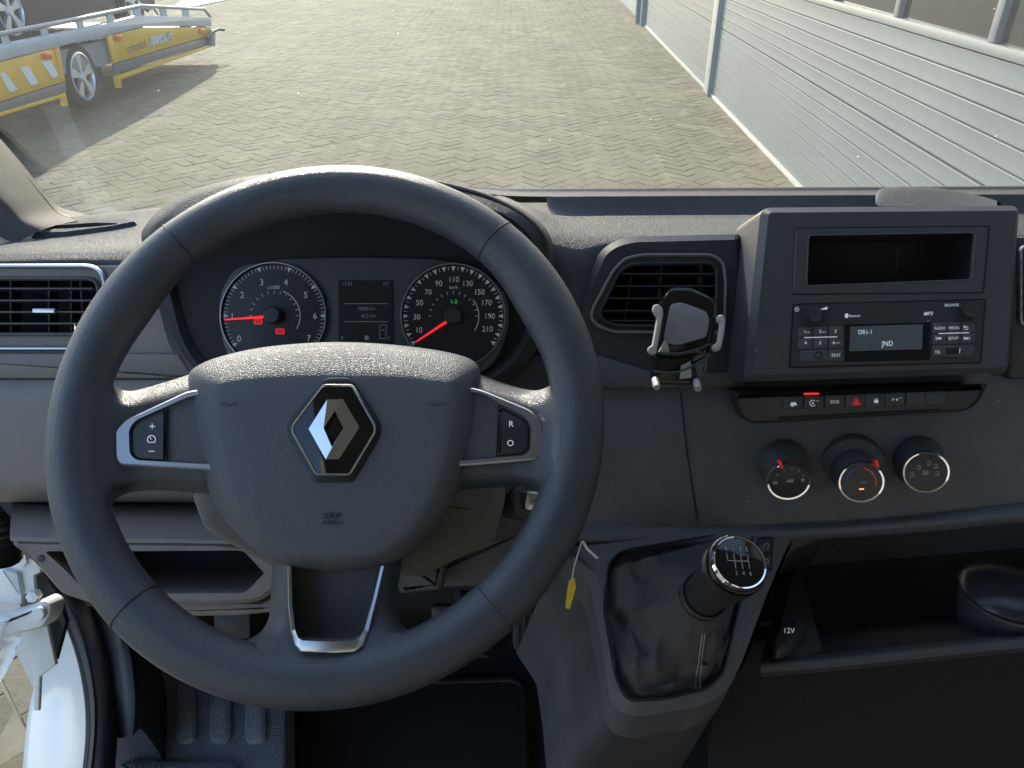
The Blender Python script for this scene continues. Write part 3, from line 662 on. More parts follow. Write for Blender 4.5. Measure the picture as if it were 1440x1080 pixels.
# moulded cover on the passenger side of the tray
dloft('tray_cover', 'pad', [[(1232, 288, .83), (1240, 290, .83), (1300, 290, .83), (1370, 290, .83), (1402, 290, .83)], [(1231, 276, .86), (1243, 267, .86), (1300, 266, .86), (1360, 274, .86), (1402, 284, .86)], [(1233, 274, .875), (1246, 264.5, .88), (1300, 263.5, .88), (1360, 271.5, .88), (1404, 283, .88)], [(1236, 285, .92), (1250, 272, .94), (1300, 270, .94), (1360, 277, .94), (1410, 290, .94)]], dash, 4, 4)
# driver end: face plate with the vent opening
D77 = DP(.775)
vent_out = rp(box_poly(-92, 371, 152, 494), [30, 34, 34, 30], 6); vent_in = rp(box_poly(-66, 389, 142, 473), [16, 22, 22, 16], 5)
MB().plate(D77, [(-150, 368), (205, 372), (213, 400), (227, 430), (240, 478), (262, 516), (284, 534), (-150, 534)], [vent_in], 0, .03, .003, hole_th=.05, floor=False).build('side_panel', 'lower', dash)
def vent(poly, ymin, ymax, slat_ys, bar_xs, P, depth, tab=None, xr=None, frame='dark'):
    v = MB().ringtrim(P, poly, .001, .004, .003).build('air_vent', frame, dash)
    MB().quad(P, poly, -depth).build('cavity', 'hole', v)
    x0, x1 = xr
    for y in slat_ys:
        a, b = P.px(x0(y), y, -.010), P.px(x1(y), y, -.010)
        A = (P.r, P.u, P.n); MB().box((a + b) / 2, (b - a).length / 2, .0007, .011, (P.r, P.u, P.n)).build('slat', 'black' if frame != 'dark' else 'bezel', v)
    for x in bar_xs:
        a, b = P.px(x[0], ymin, -.022), P.px(x[1], ymax, -.022); d = (b - a); u = d.normalized(); n = P.n; r = u.cross(n)
        MB().box((a + b) / 2, .0008, d.length / 2, .008, (r, u, n)).build('vane', 'dark', v)
    return v
v1 = vent(vent_in, 391, 471, [407.5, 424, 440, 456], [(22, 22), (75, 75), (106, 106), (118, 124)], D77, .045, xr=(lambda y: -64, lambda y: 138))
MB().prism(D77, rp(box_poly(45, 433.5, 77, 440), 1.5, 2), .004, .02, .001).build('tab', 'satin', v1)
MB().ringtrim(D77, vent_out, .001, .0052, .004).build('trim_ring', 'satin', v1)
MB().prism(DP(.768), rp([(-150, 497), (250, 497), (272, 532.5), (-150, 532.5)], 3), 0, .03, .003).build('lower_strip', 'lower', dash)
# lower dash under it, bulged
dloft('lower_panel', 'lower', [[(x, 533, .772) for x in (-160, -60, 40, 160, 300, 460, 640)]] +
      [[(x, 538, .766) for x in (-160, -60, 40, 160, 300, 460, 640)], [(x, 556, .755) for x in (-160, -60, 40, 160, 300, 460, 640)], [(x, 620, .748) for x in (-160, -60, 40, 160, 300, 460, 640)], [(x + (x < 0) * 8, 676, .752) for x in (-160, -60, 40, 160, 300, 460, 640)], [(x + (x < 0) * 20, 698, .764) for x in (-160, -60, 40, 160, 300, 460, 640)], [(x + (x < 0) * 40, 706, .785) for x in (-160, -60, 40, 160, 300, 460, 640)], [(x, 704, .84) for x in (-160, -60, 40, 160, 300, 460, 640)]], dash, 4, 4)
# knee panel with open pocket
ked = [(-40, 700), (17, 707), (272, 712), (420, 714)]
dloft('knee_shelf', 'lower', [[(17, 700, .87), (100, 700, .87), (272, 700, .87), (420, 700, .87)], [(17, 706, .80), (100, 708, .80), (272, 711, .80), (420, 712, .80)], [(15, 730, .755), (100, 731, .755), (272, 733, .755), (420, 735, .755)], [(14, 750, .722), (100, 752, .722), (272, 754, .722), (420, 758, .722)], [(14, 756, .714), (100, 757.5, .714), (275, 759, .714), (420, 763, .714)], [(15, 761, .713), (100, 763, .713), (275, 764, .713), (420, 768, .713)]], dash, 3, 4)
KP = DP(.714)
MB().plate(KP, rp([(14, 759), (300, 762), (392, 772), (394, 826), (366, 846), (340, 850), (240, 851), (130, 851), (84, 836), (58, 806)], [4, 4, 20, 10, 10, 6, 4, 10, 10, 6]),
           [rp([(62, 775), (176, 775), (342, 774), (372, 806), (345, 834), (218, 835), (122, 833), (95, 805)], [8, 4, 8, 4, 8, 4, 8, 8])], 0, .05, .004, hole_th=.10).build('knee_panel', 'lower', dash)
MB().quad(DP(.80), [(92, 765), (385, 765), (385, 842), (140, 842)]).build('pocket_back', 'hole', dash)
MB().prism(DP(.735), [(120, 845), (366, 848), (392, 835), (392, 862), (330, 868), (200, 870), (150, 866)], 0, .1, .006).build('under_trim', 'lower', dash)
MB().lathe(KP.px(56, 786, .0015), KP.n, [(.0032, -.002), (.0032, 0), (.0001, .0003)], 14, cap=False).build('screw_cap', 'black', dash)
# structure behind the wheel, with a hidden plate added to block stray light
MB().quad(DP(.90), [(-30, 480), (900, 480), (900, 800), (400, 845), (110, 830), (-10, 700)]).build('light_block_plate', 'hole', dash)
MB().prism(DP(.815), [(250, 500), (870, 500), (870, 720), (770, 760), (560, 760), (250, 720)], 0, .03).build('column_surround', 'dark', dash)
MB().prism(DPt(660, 760, .80, 10), rp([(556, 748), (700, 742), (772, 716), (790, 730), (770, 800), (735, 828), (556, 834)], [4, 20, 20, 8, 20, 20, 6]), 0, .12, .012).build('column_knee_panel', 'dark', dash)
MB().prism(DP(.77), rp([(560, 782), (628, 776), (622, 832), (560, 838)], 6), 0, .08, .008).build('column_knee_panel', 'dark', dash)
# centre face, black vent surround
MB().prism(DP(.782), [(846, 525), (1440, 525), (1600, 520), (1600, 720), (1440, 712), (1180, 742), (880, 748), (760, 745), (790, 600), (830, 545)], 0, .05, .008).build('centre_panel', 'dash', dash)
cpn = MB().plate(DP(.777), rp([(800, 470), (813, 427), (844, 352), (863, 338), (888, 331), (1043, 327), (1052, 545), (900, 546), (850, 546), (800, 530)], [4, 40, 20, 14, 20, 4, 4, 4, 4, 4]),
          [rp([(840, 440), (868, 381), (884, 369), (1000, 367), (1011, 376), (1010, 458), (1002, 463), (866, 461), (846, 454)], [8, 10, 10, 10, 8, 8, 8, 12, 8])], 0, .03, .007, hole_th=.05).build('vent_surround', 'black', dash)
cin = rp([(840, 440), (868, 381), (884, 369), (1000, 367), (1011, 376), (1010, 458), (1002, 463), (866, 461), (846, 454)], [8, 10, 10, 10, 8, 8, 8, 12, 8])
v2 = vent(cin, 369, 462, [387, 404, 421, 438, 452], [(889, 876), (930, 922), (984, 984)], DP(.777), .05, xr=(lambda y: 870 - (y - 381) * .46 + 2 if y > 375 else 880, lambda y: 1008), frame='black')
MB().ringtrim(DP(.777), rp([(828, 446), (833, 430), (860, 380), (878, 361), (905, 356), (1003, 356), (1020, 368), (1023, 400), (1021, 460), (1012, 470), (863, 469), (838, 460)], [8, 4, 8, 10, 10, 10, 10, 4, 10, 8, 8, 10]), .0008, .0034, .0022).build('trim_ring', 'trim', v2)
MB().prism(DP(.776), [(800, 488), (846, 500), (915, 521), (960, 523), (1048, 523), (1050, 546), (852, 547), (800, 530)], 0.004, .02, .004).build('vent_sill', 'dark', dash)
for a, b in (((956, 547), (981, 730)),):
    MB().tube([DP(.782).px(*a, .0006), DP(.782).px((a[0] + b[0]) / 2 - 2, (a[1] + b[1]) / 2, .0006), DP(.782).px(*b, .0006)], .0007, 6).build('panel_seam', 'hole', dash)
# passenger vent edge beyond the radio
MB().prism(DP(.775), rp(box_poly(1418, 332, 1640, 532), 10), 0, .03, .004).build('passenger_vent_surround', 'black', dash)
MB().ringtrim(DP(.775), rp(box_poly(1431, 344, 1620, 460), 12), .001, .004, .003).build('trim_ring', 'satin', dash)
for y in (368, 385, 402, 419, 436): MB().box(DP(.775).px(1520, y, .002), .06, .0012, .004, (AX_R, AX_U, -AX_F)).build('slat', 'dark', dash)

# the dashboard runs on to the passenger door
def ext(name, m, rows): return dloft(name, m, [[(x, y + (x - 1478) * k, d) for x in (1478, 1800, 2430)] for y, d, k in rows], dash, 2, 3)
ext('top_pad', 'pad', [(285, 1.15, 0), (262, 1.0, 0), (267, .975, 0), (273, .945, 0), (303, .945, 0), (324, .93, 0), (324, .885, 0), (302, .872, 0), (307, .858, 0), (318, .825, 0), (327, .80, 0), (331, .79, 0), (345, .786, 0)])
ext('passenger_panel', 'dash', [(338, .788, 0), (470, .784, 0), (530, .783, 0), (640, .783, -.01), (705, .784, -.02), (716, .775, -.03), (728, .775, -.035), (733, .79, -.035), (731, .84, -.035)])
ext('tray_lip', 'dark', [(887, .79, -.09), (893, .768, -.09), (904, .765, -.09), (909, .775, -.09), (913, .85, -.09)])
ext('tray_floor', 'black', [(887, .79, -.09), (852, .86, -.085), (789, .93, -.08), (768, .945, -.075), (710, .94, -.06)])
# ------------------------------------------------------------------ centre tower: bin and radio
BZ = Pl(W(1240, 410, .717), AX_R, AX_U)
tower = MB().plate(BZ, rp([(1073, 290), (1439, 287), (1423, 525), (1047, 537)], [14, 12, 14, 14], 5), [rp([(1137, 331), (1371, 327), (1366, 393), (1134, 402)], 6, 4)], 0, .085, .006, hole_th=.002).build('radio_tower', 'bezel', dash)
_b = ccw([BZ.uv(x, y, 0) for x, y in rp([(1136, 330), (1372, 326), (1367, 394), (1133, 403)], 6, 4)])
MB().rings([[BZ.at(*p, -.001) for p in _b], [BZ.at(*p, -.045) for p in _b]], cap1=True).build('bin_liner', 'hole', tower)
MB().plate(BZ, rp([(1119, 322), (1390, 319), (1382, 411), (1115, 413)], 4, 3), [rp([(1137, 331), (1371, 327), (1366, 393), (1134, 402)], 6, 4)], .0012, .003, .0008, hole_th=.004).build('bin_frame', 'bezel', tower)
MB().ringtrim(BZ, rp([(1117, 320), (1392, 317), (1384, 413), (1113, 415)], 4, 3), -.0001, .0012, .0006).build('bin_gap', 'hole', tower)
MB().ringtrim(BZ, rp([(1136, 330), (1372, 326), (1367, 394), (1133, 403)], 6, 4), .0012, .0012, .001).build('bin_lip', 'dash', tower)
MB().line(BZ, 1263, 346, 1260, 384, 1.2, -.0445).build('bin_rib', 'dash', tower)
RB = Pl(W(1248, 468, .717), AX_R, AX_U)
rdo = empty('car_radio', W(1248, 514, .72), 'black single slot car radio with small display set in the dashboard tower', 'radio')
MB().prism(RB, rp([(1115, 427), (1387, 420), (1380, 511), (1109, 518)], 4, 3), .0006, .002).build('slot_gap', 'hole', rdo)
MB().prism(RB, rp([(1117.5, 429), (1385, 422), (1378, 509), (1111.5, 515.5)], 4, 3), .0018, .003, .0008).build('fascia', 'black', rdo)
for cx, cy in ((1141, 443), (1361, 437)):
    k = MB().lathe(RB.px(cx, cy, .001), RB.n, [(.0078, 0), (.0076, .006), (.0068, .008), (.0055, .0075), (.004, .0065), (.0001, .0062)], 28, cap=False).build('knob', 'black', rdo)
    m = MB()
    for j in range(24):
        a = 2 * math.pi * j / 24; m.box(RB.px(cx, cy, .004) + RB.r * .0079 * math.cos(a) + RB.u * .0079 * math.sin(a), .0003, .0003, .003, (RB.r, RB.u, RB.n))
    m.build('knurling', 'dark', k)
sl_ = lambda x: -(x - 1120) * .026
def rbtn(x0, y0, x1, y1, rr=1.2, n=2, m='dark'):
    return MB().prism(RB, rp([(x0 + .5, y0 + sl_(x0) + .5), (x1 - .5, y0 + sl_(x1) + .5), (x1 - .8, y1 + sl_(x1) - .5), (x0 + .2, y1 + sl_(x0) - .5)], rr, 4), .0034, .003, .0007).build('button', m, rdo)
for r_, (y0, y1) in enumerate(((459.5, 475.5), (475.5, 492))):
    for c_ in range(3): rbtn(1122 + 21.7 * c_, y0, 1143.7 + 21.7 * c_, y1, [8 if (r_ == 0 and c_ == 0) else 1.2, 1.2, 1.2, 1.2])
rbtn(1124, 492, 1165, 509.5, [1.2, 1.2, 1.2, 16]); rbtn(1165, 492, 1187, 509.5)
for r_, (y0, y1) in enumerate(((458, 474), (474, 490))):
    for c_ in range(3): rbtn(1312 + 20 * c_, y0, 1332 + 20 * c_, y1, [1.2, 8 if (r_ == 0 and c_ == 2) else 1.2, 1.2, 1.2])
rbtn(1311, 490, 1371, 508, [1.2, 1.2, 18, 1.2])
MB().prism(RB, [(1189, 456.5), (1309, 453.5), (1307, 506), (1188, 509)], .0022, .001).build('display_surround', 'gloss', rdo)
dsp = MB().prism(RB, [(1196, 459), (1298, 456), (1296.5, 491), (1194.5, 494)], .0028, .001).build('display', 'lcd', rdo)
m = MB().text(RB, 'DR1-1', 1217, 466.8, 6.2, .0031, 1.5, .85); m.text(RB, 'JND', 1248, 483, 7, .0031, 1.5, .9); m.build('display_text', 'lcdtext', dsp, smooth=False)
m = MB()
for s_, x, y in (('1', 1132, 466.5), ('2', 1153.5, 466), ('3', 1175, 465.6), ('4', 1133, 482.3), ('5', 1153.5, 482), ('6', 1172.5, 481.6)): m.text(RB, s_, x, y, 4.4, .0036, 1.5, bold=.01)
for x, y in ((1136.5, 467.2), (1158.5, 466.8), (1178.5, 482.2)): m.text(RB, 'ABC', x, y, 1.8, .0036, 1.5)
m.text(RB, 'TEXT', 1175.5, 499.6, 4.2, .0036, 1.5, .92); m.line(RB, 1130.5, 474.8, 1177.5, 473.6, 1.2, .0037)
m.text(RB, 'RADIO', 1322, 461.5, 3.9, .0036, 1.5, .9); m.text(RB, 'MEDIA', 1341.5, 461, 3.9, .0036, 1.5, .9); m.text(RB, 'SETUP', 1340.5, 475.6, 3.9, .0036, 1.5, .9); m.text(RB, 'TEL', 1318.5, 495, 4, .0036, 1.5, .9)
m.line(RB, 1320, 469, 1363, 467.8, 1.2, .0037)
m.text(RB, 'BROWSE', 1338.5, 429, 3.9, .0021, 1.5, .9); m.text(RB, 'MP3', 1305, 441, 5.0, .0021, 1.5, shear=.3, bold=.012)
m.text(RB, 'Bluetooth', 1202, 444, 3.2, .0021, 1.5, .85, bold=.008)
m.quad(RB, ell(1190.5, 444, 2.6, 3.6, 16), .0021)
m.arc(RB, 1120.5, 435, 2.6, 120, 420, .8, .0021); m.line(RB, 1120.5, 431.6, 1120.5, 435, .8, .0021)
m.quad(RB, [(1152, 435.5), (1163.5, 431), (1163.5, 435.2)], .0021)
m.arc(RB, 1359.5, 461.5, 1.8, -90, 90, .8, .0036, 8); m.line(RB, 1356, 463.3, 1359.5, 463.3, .8, .0036); m.quad(RB, [(1354.5, 459.7), (1357.5, 457.8), (1357.5, 461.6)], .0036); m.line(RB, 1357, 459.7, 1359.5, 459.7, .8, .0036)
for cx, sg in ((1320.5, -1), (1359, 1)):
    for o_ in (-1.8, 1.4): m.quad(RB, [(cx + o_ - 1.6 * sg, 473.6), (cx + o_ - 1.6 * sg, 478), (cx + o_ + 1.6 * sg, 475.8)], .0036)
    m.line(RB, cx + 4 * sg, 473.5, cx + 4 * sg, 478, .8, .0036)
m.build('printed_symbols', 'print', rdo, smooth=False)
MB().prism(RB, rp([(1331, 490), (1351, 489.2), (1350, 497.5), (1331, 498)], 1), .0040, .001).build('usb_port', 'hole', rdo); MB().line(RB, 1350, 489.5, 1349.3, 496.5, 1.1, .0043).build('usb_edge', 'print', rdo, smooth=False)
MB().lathe(RB.px(1151, 499.5, .003), RB.n, [(.0035, 0), (.0035, .0008), (.0026, .0009), (.0024, 0), (.0001, 0)], 18, cap=False).build('aux_socket', 'hole', rdo)

# ------------------------------------------------------------------ switch row
SW = DPt(1200, 568, .757, 8)
row = MB().prism(SW, rp([(1032, 552), (1389, 540), (1376, 566), (1360, 578), (1062, 596), (1045, 590)], [4, 4, 10, 8, 12, 10]), 0, .04, .006).build('switch_bank', 'black', dash)
MB().ringtrim(SW, rp([(1032, 552), (1389, 540), (1376, 566), (1360, 578), (1062, 596), (1045, 590)], [4, 4, 10, 8, 12, 10]), -.004, .003, .001).build('seam', 'hole', row)
sx_ = lambda x: 567 - (x - 1116) * .036
swm = MB(); xs = [1116, 1145, 1175, 1204, 1232, 1260, 1289, 1317]
for x in xs: MB().prism(SW, rp([(x - 14, sx_(x) - 9), (x + 14, sx_(x) - 10), (x + 13, sx_(x) + 8.5), (x - 14.5, sx_(x) + 9.5)], 2), .003, .006, .0015).build('button', 'dark', row)
MB().prism(SW, [(1096, 586.5), (1325, 576), (1325, 579.5), (1096, 590)], .0006, .002).build('card_slot', 'hole', row)
w_ = .0033
swm.quad(SW, [(1111, 570), (1112.5, 566), (1119, 565.5), (1121, 570)], w_); swm.line(SW, 1113, 571.2, 1116, 570.8, 1.6, w_)
swm.text(SW, 'A', 1143, 567, 4, w_); swm.arc(SW, 1143, 567, 4.2, 40, 320, .8, w_); swm.text(SW, 'OFF', 1150, 564, 1.6, w_)
swm.text(SW, 'ECO', 1174, 565, 4.2, w_, 1)
swm.quad(SW, box_poly(1229.4, 562.5, 1235, 566.6), w_); swm.arc(SW, 1232.2, 562.5, 1.8, 0, 180, .8, w_, 6)
swm.text(SW, 'P', 1256, 562, 4.2, w_); swm.quad(SW, [(1259.5, 562), (1262, 560), (1262, 564)], w_); swm.text(SW, 'OFF', 1266, 559.5, 1.6, w_)
swm.build('printed_symbols', 'print', row, smooth=False)
m = MB(); tri = [(1204, 558.5), (1211, 569.5), (1197.5, 570)]; ti = [(1204, 562), (1208, 568), (1200, 568.3)]
for a in range(3): b = (a + 1) % 3; m.quad(SW, [tri[a], tri[b], ti[b], ti[a]], w_)
m.quad(SW, ti, w_ + .0002); m.build('hazard_triangle', 'redprint', row, smooth=False)
MB().prism(SW, rp([(1131, 553), (1152, 552.4), (1152, 554.8), (1131, 555.4)], 1), .0045, .002).build('indicator_lamp', 'red', row)
# ------------------------------------------------------------------ climate controls
CP = DPt(1200, 655, .783, 18)
dloft('control_panel_edge', 'dash', [[(1018, 690, .785), (1024, 706, .786), (1040, 711, .787), (1150, 709, .787), (1280, 702, .787), (1345, 690, .786), (1372, 660, .785), (1386, 610, .785)], [(1014, 690, .783), (1020, 710, .783), (1040, 717, .784), (1150, 715, .784), (1282, 708, .784), (1352, 695, .783), (1380, 662, .783), (1394, 610, .783)]], dash, 4, 2)
def climate(bx, by, br, fx, fy, fr, h):
    ctr = CP.px(bx, by, 0); fc = CP.px(fx, fy, h); s = CP.mpp(bx, by)
    ax = (fc - ctr).normalized(); R, F_ = br * s, fr * CP.mpp(fx, fy, h); H_ = (fc - ctr).length
    t = MB().lathe(ctr, ax, [(R * 1.02, -.01), (R, .002), (R * .96, .006), (F_ * 1.08, .010), (F_ * 1.06, H_ - .004), (F_ * 1.02, H_ - .001), (.0001, H_ - .001)], 44, cap=False).build('climate_knob', 'dark', dash)
    MB().lathe(fc, ax, [(F_ * 1.03, -.004), (F_ * 1.05, -.001), (F_ * 1.0, .0012), (F_ * .92, .0008), (F_ * .91, -.001)], 44, cap=False).build('chrome_ring', 'chrome', t)
    q = Pl(fc, AX_R, AX_U - ax * AX_U.dot(ax)); MB().lathe(fc, ax, [(F_ * .915, -.0005), (F_ * .9, .0002), (.0001, .0008)], 40, cap=False).build('dial_face', 'face', t)
    return t, Pl(fc + ax * .0012, AX_R - ax * AX_R.dot(ax), ax.cross(AX_R)), ax
t1, q1, a1 = climate(1101, 655, 35, 1109, 677, 29, .030)
t2, q2, a2 = climate(1197, 656, 45, 1211, 678, 30, .042)
t3, q3, a3 = climate(1290, 650, 36, 1302, 664, 30, .030)
m = MB()
for s_, x, y in (('0', 1093, 668), ('1', 1102.5, 661), ('2', 1113.5, 659), ('3', 1123, 662), ('4', 1129, 669)): m.text(q1, s_, x, y, 4.2)
m.quad(q1, [(1104, 678), (1109, 674.5), (1116, 674), (1116, 678.5)]); m.quad(q1, box_poly(1087, 677, 1093, 681)); m.quad(q1, ell(1129, 675, 2.6, 2.6, 10)); m.build('printed_symbols', 'greyprint', t1, smooth=False)
MB().prism(CP, [(1094, 649), (1098.5, 648), (1103, 658.5), (1098.5, 660)], .032, .004, .001).build('pointer', 'redprint', t1)
MB().text(q2, 'A/C', 1214, 678, 4.0, shear=.15).build('printed_symbols', 'greyprint', t2, smooth=False)
MB().line(q2, 1208, 688, 1215, 687.6, 1.6).build('indicator', 'amber', t2, smooth=False)
MB().arc(q2, 1211, 679, 21, 100, 190, 1.4).build('cold_scale', 'blueprint', t2, smooth=False); MB().arc(q2, 1211, 679, 21, -12, 80, 1.4).build('hot_scale', 'redprint', t2, smooth=False)
MB().prism(CP, [(1231, 649), (1235, 648.5), (1238, 657), (1233.5, 658)], .044, .004, .001).build('pointer', 'redprint', t2)
m = MB()
for x, y, r_ in ((1282.5, 668, 0), (1292, 657.5, 30), (1306, 651.5, 60), (1316, 656, 100), (1318, 666, 140)):
    m.arc(q3, x, y, 2.6, 180, 340, 1.1, n=6); m.line(q3, x - 2, y - 2.6, x + 2.5, y - 2.6, .9); m.line(q3, x + 1, y - 2, x + 3, y + 1.4, .9)
m.line(q3, 1298, 662.5, 1305, 662.2, 1); m.line(q3, 1298, 667.5, 1305, 667.2, 1); m.line(q3, 1298, 662.5, 1298, 667.5, 1); m.line(q3, 1305, 662.5, 1305, 667.3, 1); m.line(q3, 1299.5, 665, 1304, 664.8, 2)
m.build('printed_symbols', 'greyprint', t3, smooth=False)
MB().prism(CP, [(1328, 664), (1331, 661.5), (1334, 666), (1329, 667.5)], .030, .004, .001).build('pointer', 'redprint', t3)
# lower edge of the centre panel rolling under, and the open tray below
dloft('lower_edge', 'dash', [[(770, 735, .784), (1000, 741, .784), (1130, 736, .784), (1300, 724, .784), (1460, 706, .784), (1620, 700, .784)], [(770, 748, .775), (1000, 752, .775), (1130, 744, .775), (1300, 732, .775), (1460, 716, .775), (1620, 710, .775)], [(770, 762, .775), (1000, 766, .775), (1150, 752, .775), (1300, 741, .775), (1460, 727, .775), (1620, 722, .775)], [(770, 768, .79), (1000, 772, .79), (1160, 758, .79), (1300, 748, .79), (1460, 733, .79), (1620, 728, .79)], [(770, 765, .84), (1000, 770, .84), (1160, 756, .84), (1300, 746, .84), (1460, 731, .84), (1620, 726, .84)]], dash, 4, 4)
OT = [(1070, 930), (1160, 923), (1300, 909), (1460, 893), (1660, 875)]
dloft('tray_lip', 'dark', [[(x, y - 4, .79) for x, y in OT], [(x, y + 2, .768) for x, y in OT], [(x, y + 13, .765) for x, y in OT], [(x, y + 18, .775) for x, y in OT], [(x, y + 22, .85) for x, y in OT]], dash, 4, 4)
dloft('tray_floor', 'black', [[(x, y - 4, .79) for x, y in OT], [(1080, 892, .86), (1160, 884, .86), (1300, 870, .86), (1460, 854, .86), (1660, 837, .86)], [(1090, 822, .93), (1160, 816, .93), (1300, 805, .93), (1460, 791, .93), (1660, 775, .93)], [(1095, 800, .945), (1160, 794, .945), (1300, 783, .945), (1460, 770, .945), (1660, 755, .945)]], dash, 3, 3)
dloft('tray_back', 'dark', [[(1095, 799, .945), (1160, 793, .945), (1300, 782, .945), (1460, 769, .945), (1660, 754, .945)], [(1095, 740, .94), (1160, 735, .94), (1300, 725, .94), (1460, 712, .94), (1660, 700, .94)]], dash, 3, 2)
s12 = MB().add([W(1118, 797, .94), W(1126, 800, .94), W(1158, 920, .795), W(1086, 929, .775)], [[0, 1, 2, 3]]).build('socket_plate', 'dark', dash)
SKP = Pl(W(1117, 887, .80), AX_R, W(1121, 798, .93) - W(1122, 925, .78))
c12 = MB().prism(SKP, [(1117 + 18 * math.cos(a) + 3 * math.sin(a), 888 + 25 * math.sin(a)) for a in [2 * math.pi * k / 28 for k in range(28)]], .012, .012, .004).build('socket_cover', 'black', dash)
MB().text(SKP, '12V', 1116, 886, 12, .0125, sq=.6).build('lettering', 'print', c12, smooth=False)
MB().prism(Pl(W(1400, 1000, .95), AX_R, (0, 0, 1)), [(1000, 905), (1660, 870), (1660, 1100), (1000, 1100)], 0, .02).build('under_panel', 'carpet', dash)

# ================================================================== instrument cluster and its hood
clu = empty('instrument_cluster', W(492, 520, .76), 'hooded instrument cluster with rev counter, speedometer and small screen behind the wheel', 'instrument cluster')
loop = [(217, 313, .73), (265, 276, .715), (343, 253, .70), (420, 247, .695), (495, 246, .695), (560, 249, .695), (618, 258, .70), (682, 276, .705), (731, 298, .715), (762, 326, .73), (774, 356, .745), (774, 405, .755), (764, 462, .765), (738, 512, .77), (690, 545, .775), (590, 566, .78), (480, 570, .78), (370, 562, .78), (300, 545, .775), (264, 518, .772), (240, 478, .772), (227, 430, .772), (215, 385, .765), (208, 345, .745)]
def scl(l, cx, cy, k, ky, dd, lift=0): return [(cx + (x - cx) * k, cy + (y - cy) * ky + lift * max(0, (420 - y) / 170), d + dd) for x, y, d in l]
def ring3(l): return [Vector(p) for p in cr([W(*p) for p in l], 4)]
cx_, cy_ = 495, 430
rA = ring3(scl(loop, cx_, cy_, 1.0, 1.0, .016)); rB = ring3(scl(loop, cx_, cy_, 1.014, 1.022, .036)); rC = ring3(scl(loop, cx_, cy_, 1.03, 1.02, .085)); rD = ring3(scl(loop, cx_, cy_, 1.05, .93, .20, 0))
rI = ring3(scl(loop, cx_, cy_, .94, .935, -.004)); rH = ring3(scl(loop, cx_, cy_, .985, .982, .006)); rJ = ring3([(x, y, .775) for x, y, d in scl(loop, cx_, cy_, .90, .84, 0)])
MB().rings([rD, rC, rB, rA]).build('hood', 'pad', clu, sharp=60)
MB().rings([rA, rH, rI]).build('hood_lip', 'pad', clu, sharp=60)
MB().rings([rI, rJ]).build('tunnel', 'black', clu, sharp=60)
MB().tube(cr([W(600, 258, .708), W(641, 266, .712), W(690, 281, .72), W(735, 305, .73), W(762, 332, .742), W(769, 360, .752)], 5, False), .0035, 8).build('hood_seam', 'black', clu)
dloft('lit_bezel_strip', 'trim', [[(222, 416, .765), (231, 462, .767), (246, 500, .768), (270, 528, .77)], [(230, 412, .770), (240, 458, .772), (256, 495, .773), (282, 524, .775)]], clu, 4, 2)  # light on this stretch of the bezel ring put in as paler grey
G = DP(.752); FC = rp([(306, 440), (310, 408), (330, 374), (400, 363), (500, 361), (600, 363), (668, 372), (712, 410), (718, 450), (700, 510), (640, 545), (380, 545), (318, 510)], [20, 20, 24, 10, 4, 10, 30, 30, 30, 40, 30, 30, 40], 5)
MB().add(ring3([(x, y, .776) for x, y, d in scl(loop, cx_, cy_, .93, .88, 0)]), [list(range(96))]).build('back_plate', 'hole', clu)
MB().prism(G, FC, -.012, .012, .002).build('dial_panel', 'dark', clu)
def gauge(cx, cy, r, n):
    s = G.mpp(cx, cy); c = G.px(cx, cy, -.012)
    t = MB().lathe(c, G.n, [(r * s, -.002), (r * s, .003), (r * s * .985, .0042), (r * s * .965, .003), (r * s * .955, .0006), (.0001, .0004)], 72, cap=False).build(n, 'face', clu)
    MB().lathe(c, G.n, [(r * s * 1.0, .003), (r * s * .992, .0046), (r * s * .98, .0046), (r * s * .97, .003)], 72, cap=False).build('chrome_ring', 'satin', t)
    MB().lathe(c, G.n, [(.0085, .0), (.0085, .008), (.007, .010), (.0001, .010)], 26, cap=False).build('needle_hub', 'black', t)
    return t
wq = -.0112
tach = gauge(385.5, 444, 76, 'rev_counter'); spd = gauge(637.5, 444.5, 75, 'speedometer')
def pol(cx, cy, r, a): return (cx + r * math.cos(rad(a)), cy - r * math.sin(rad(a)))
def ticks(cx, cy, R, a0, a1, n, major):
    m = MB()
    for k in range(n + 1):
        a = a0 + (a1 - a0) * k / n
        if k % major == 0:
            m.quad(G, [pol(cx, cy, R, a - 2.6), pol(cx, cy, R, a + 2.6), pol(cx, cy, R - 7, a)], wq)
        else:
            x0, y0 = pol(cx, cy, R, a); x1, y1 = pol(cx, cy, R - 5, a); m.line(G, x0, y0, x1, y1, .8, wq)
    return m
m = ticks(385.5, 444, 71, 216, -36, 56, 8)
for s_, x, y in (('0', 336, 476), ('1', 326.5, 444.5), ('2', 340.5, 414.5), ('3', 368, 397), ('4', 402, 397), ('5', 430, 414.5), ('6', 443, 444), ('7', 434, 475.5)): m.text(G, s_, x, y, 8.6, wq)
m.text(G, 'x1000', 385, 404, 5.2, wq, sq=.9)
for a in range(0, 181, 15): x0, y0 = pol(385.5, 444, 35, a); x1, y1 = pol(385.5, 444, 31, a); m.line(G, x0, y0, x1, y1, .8, wq)
m.arc(G, 385.5, 444, 36.5, -30, 70, 1.0, wq); m.build('scale', 'dialprint', tach, smooth=False)
m = ticks(637.5, 444.5, 70, 213.75, -33.75, 44, 2)
for v_, x, y in ((10, 589, 464), (30, 586, 445.5), (50, 590, 425.6), (70, 602, 410.6), (90, 617, 398.5), (110, 638, 392.8), (130, 657.5, 398.5), (150, 674, 410.5), (170, 684, 425.5), (190, 688.5, 444.5), (210, 685.5, 462.5)): m.text(G, str(v_), x, y, 7.8, wq, sq=.92)
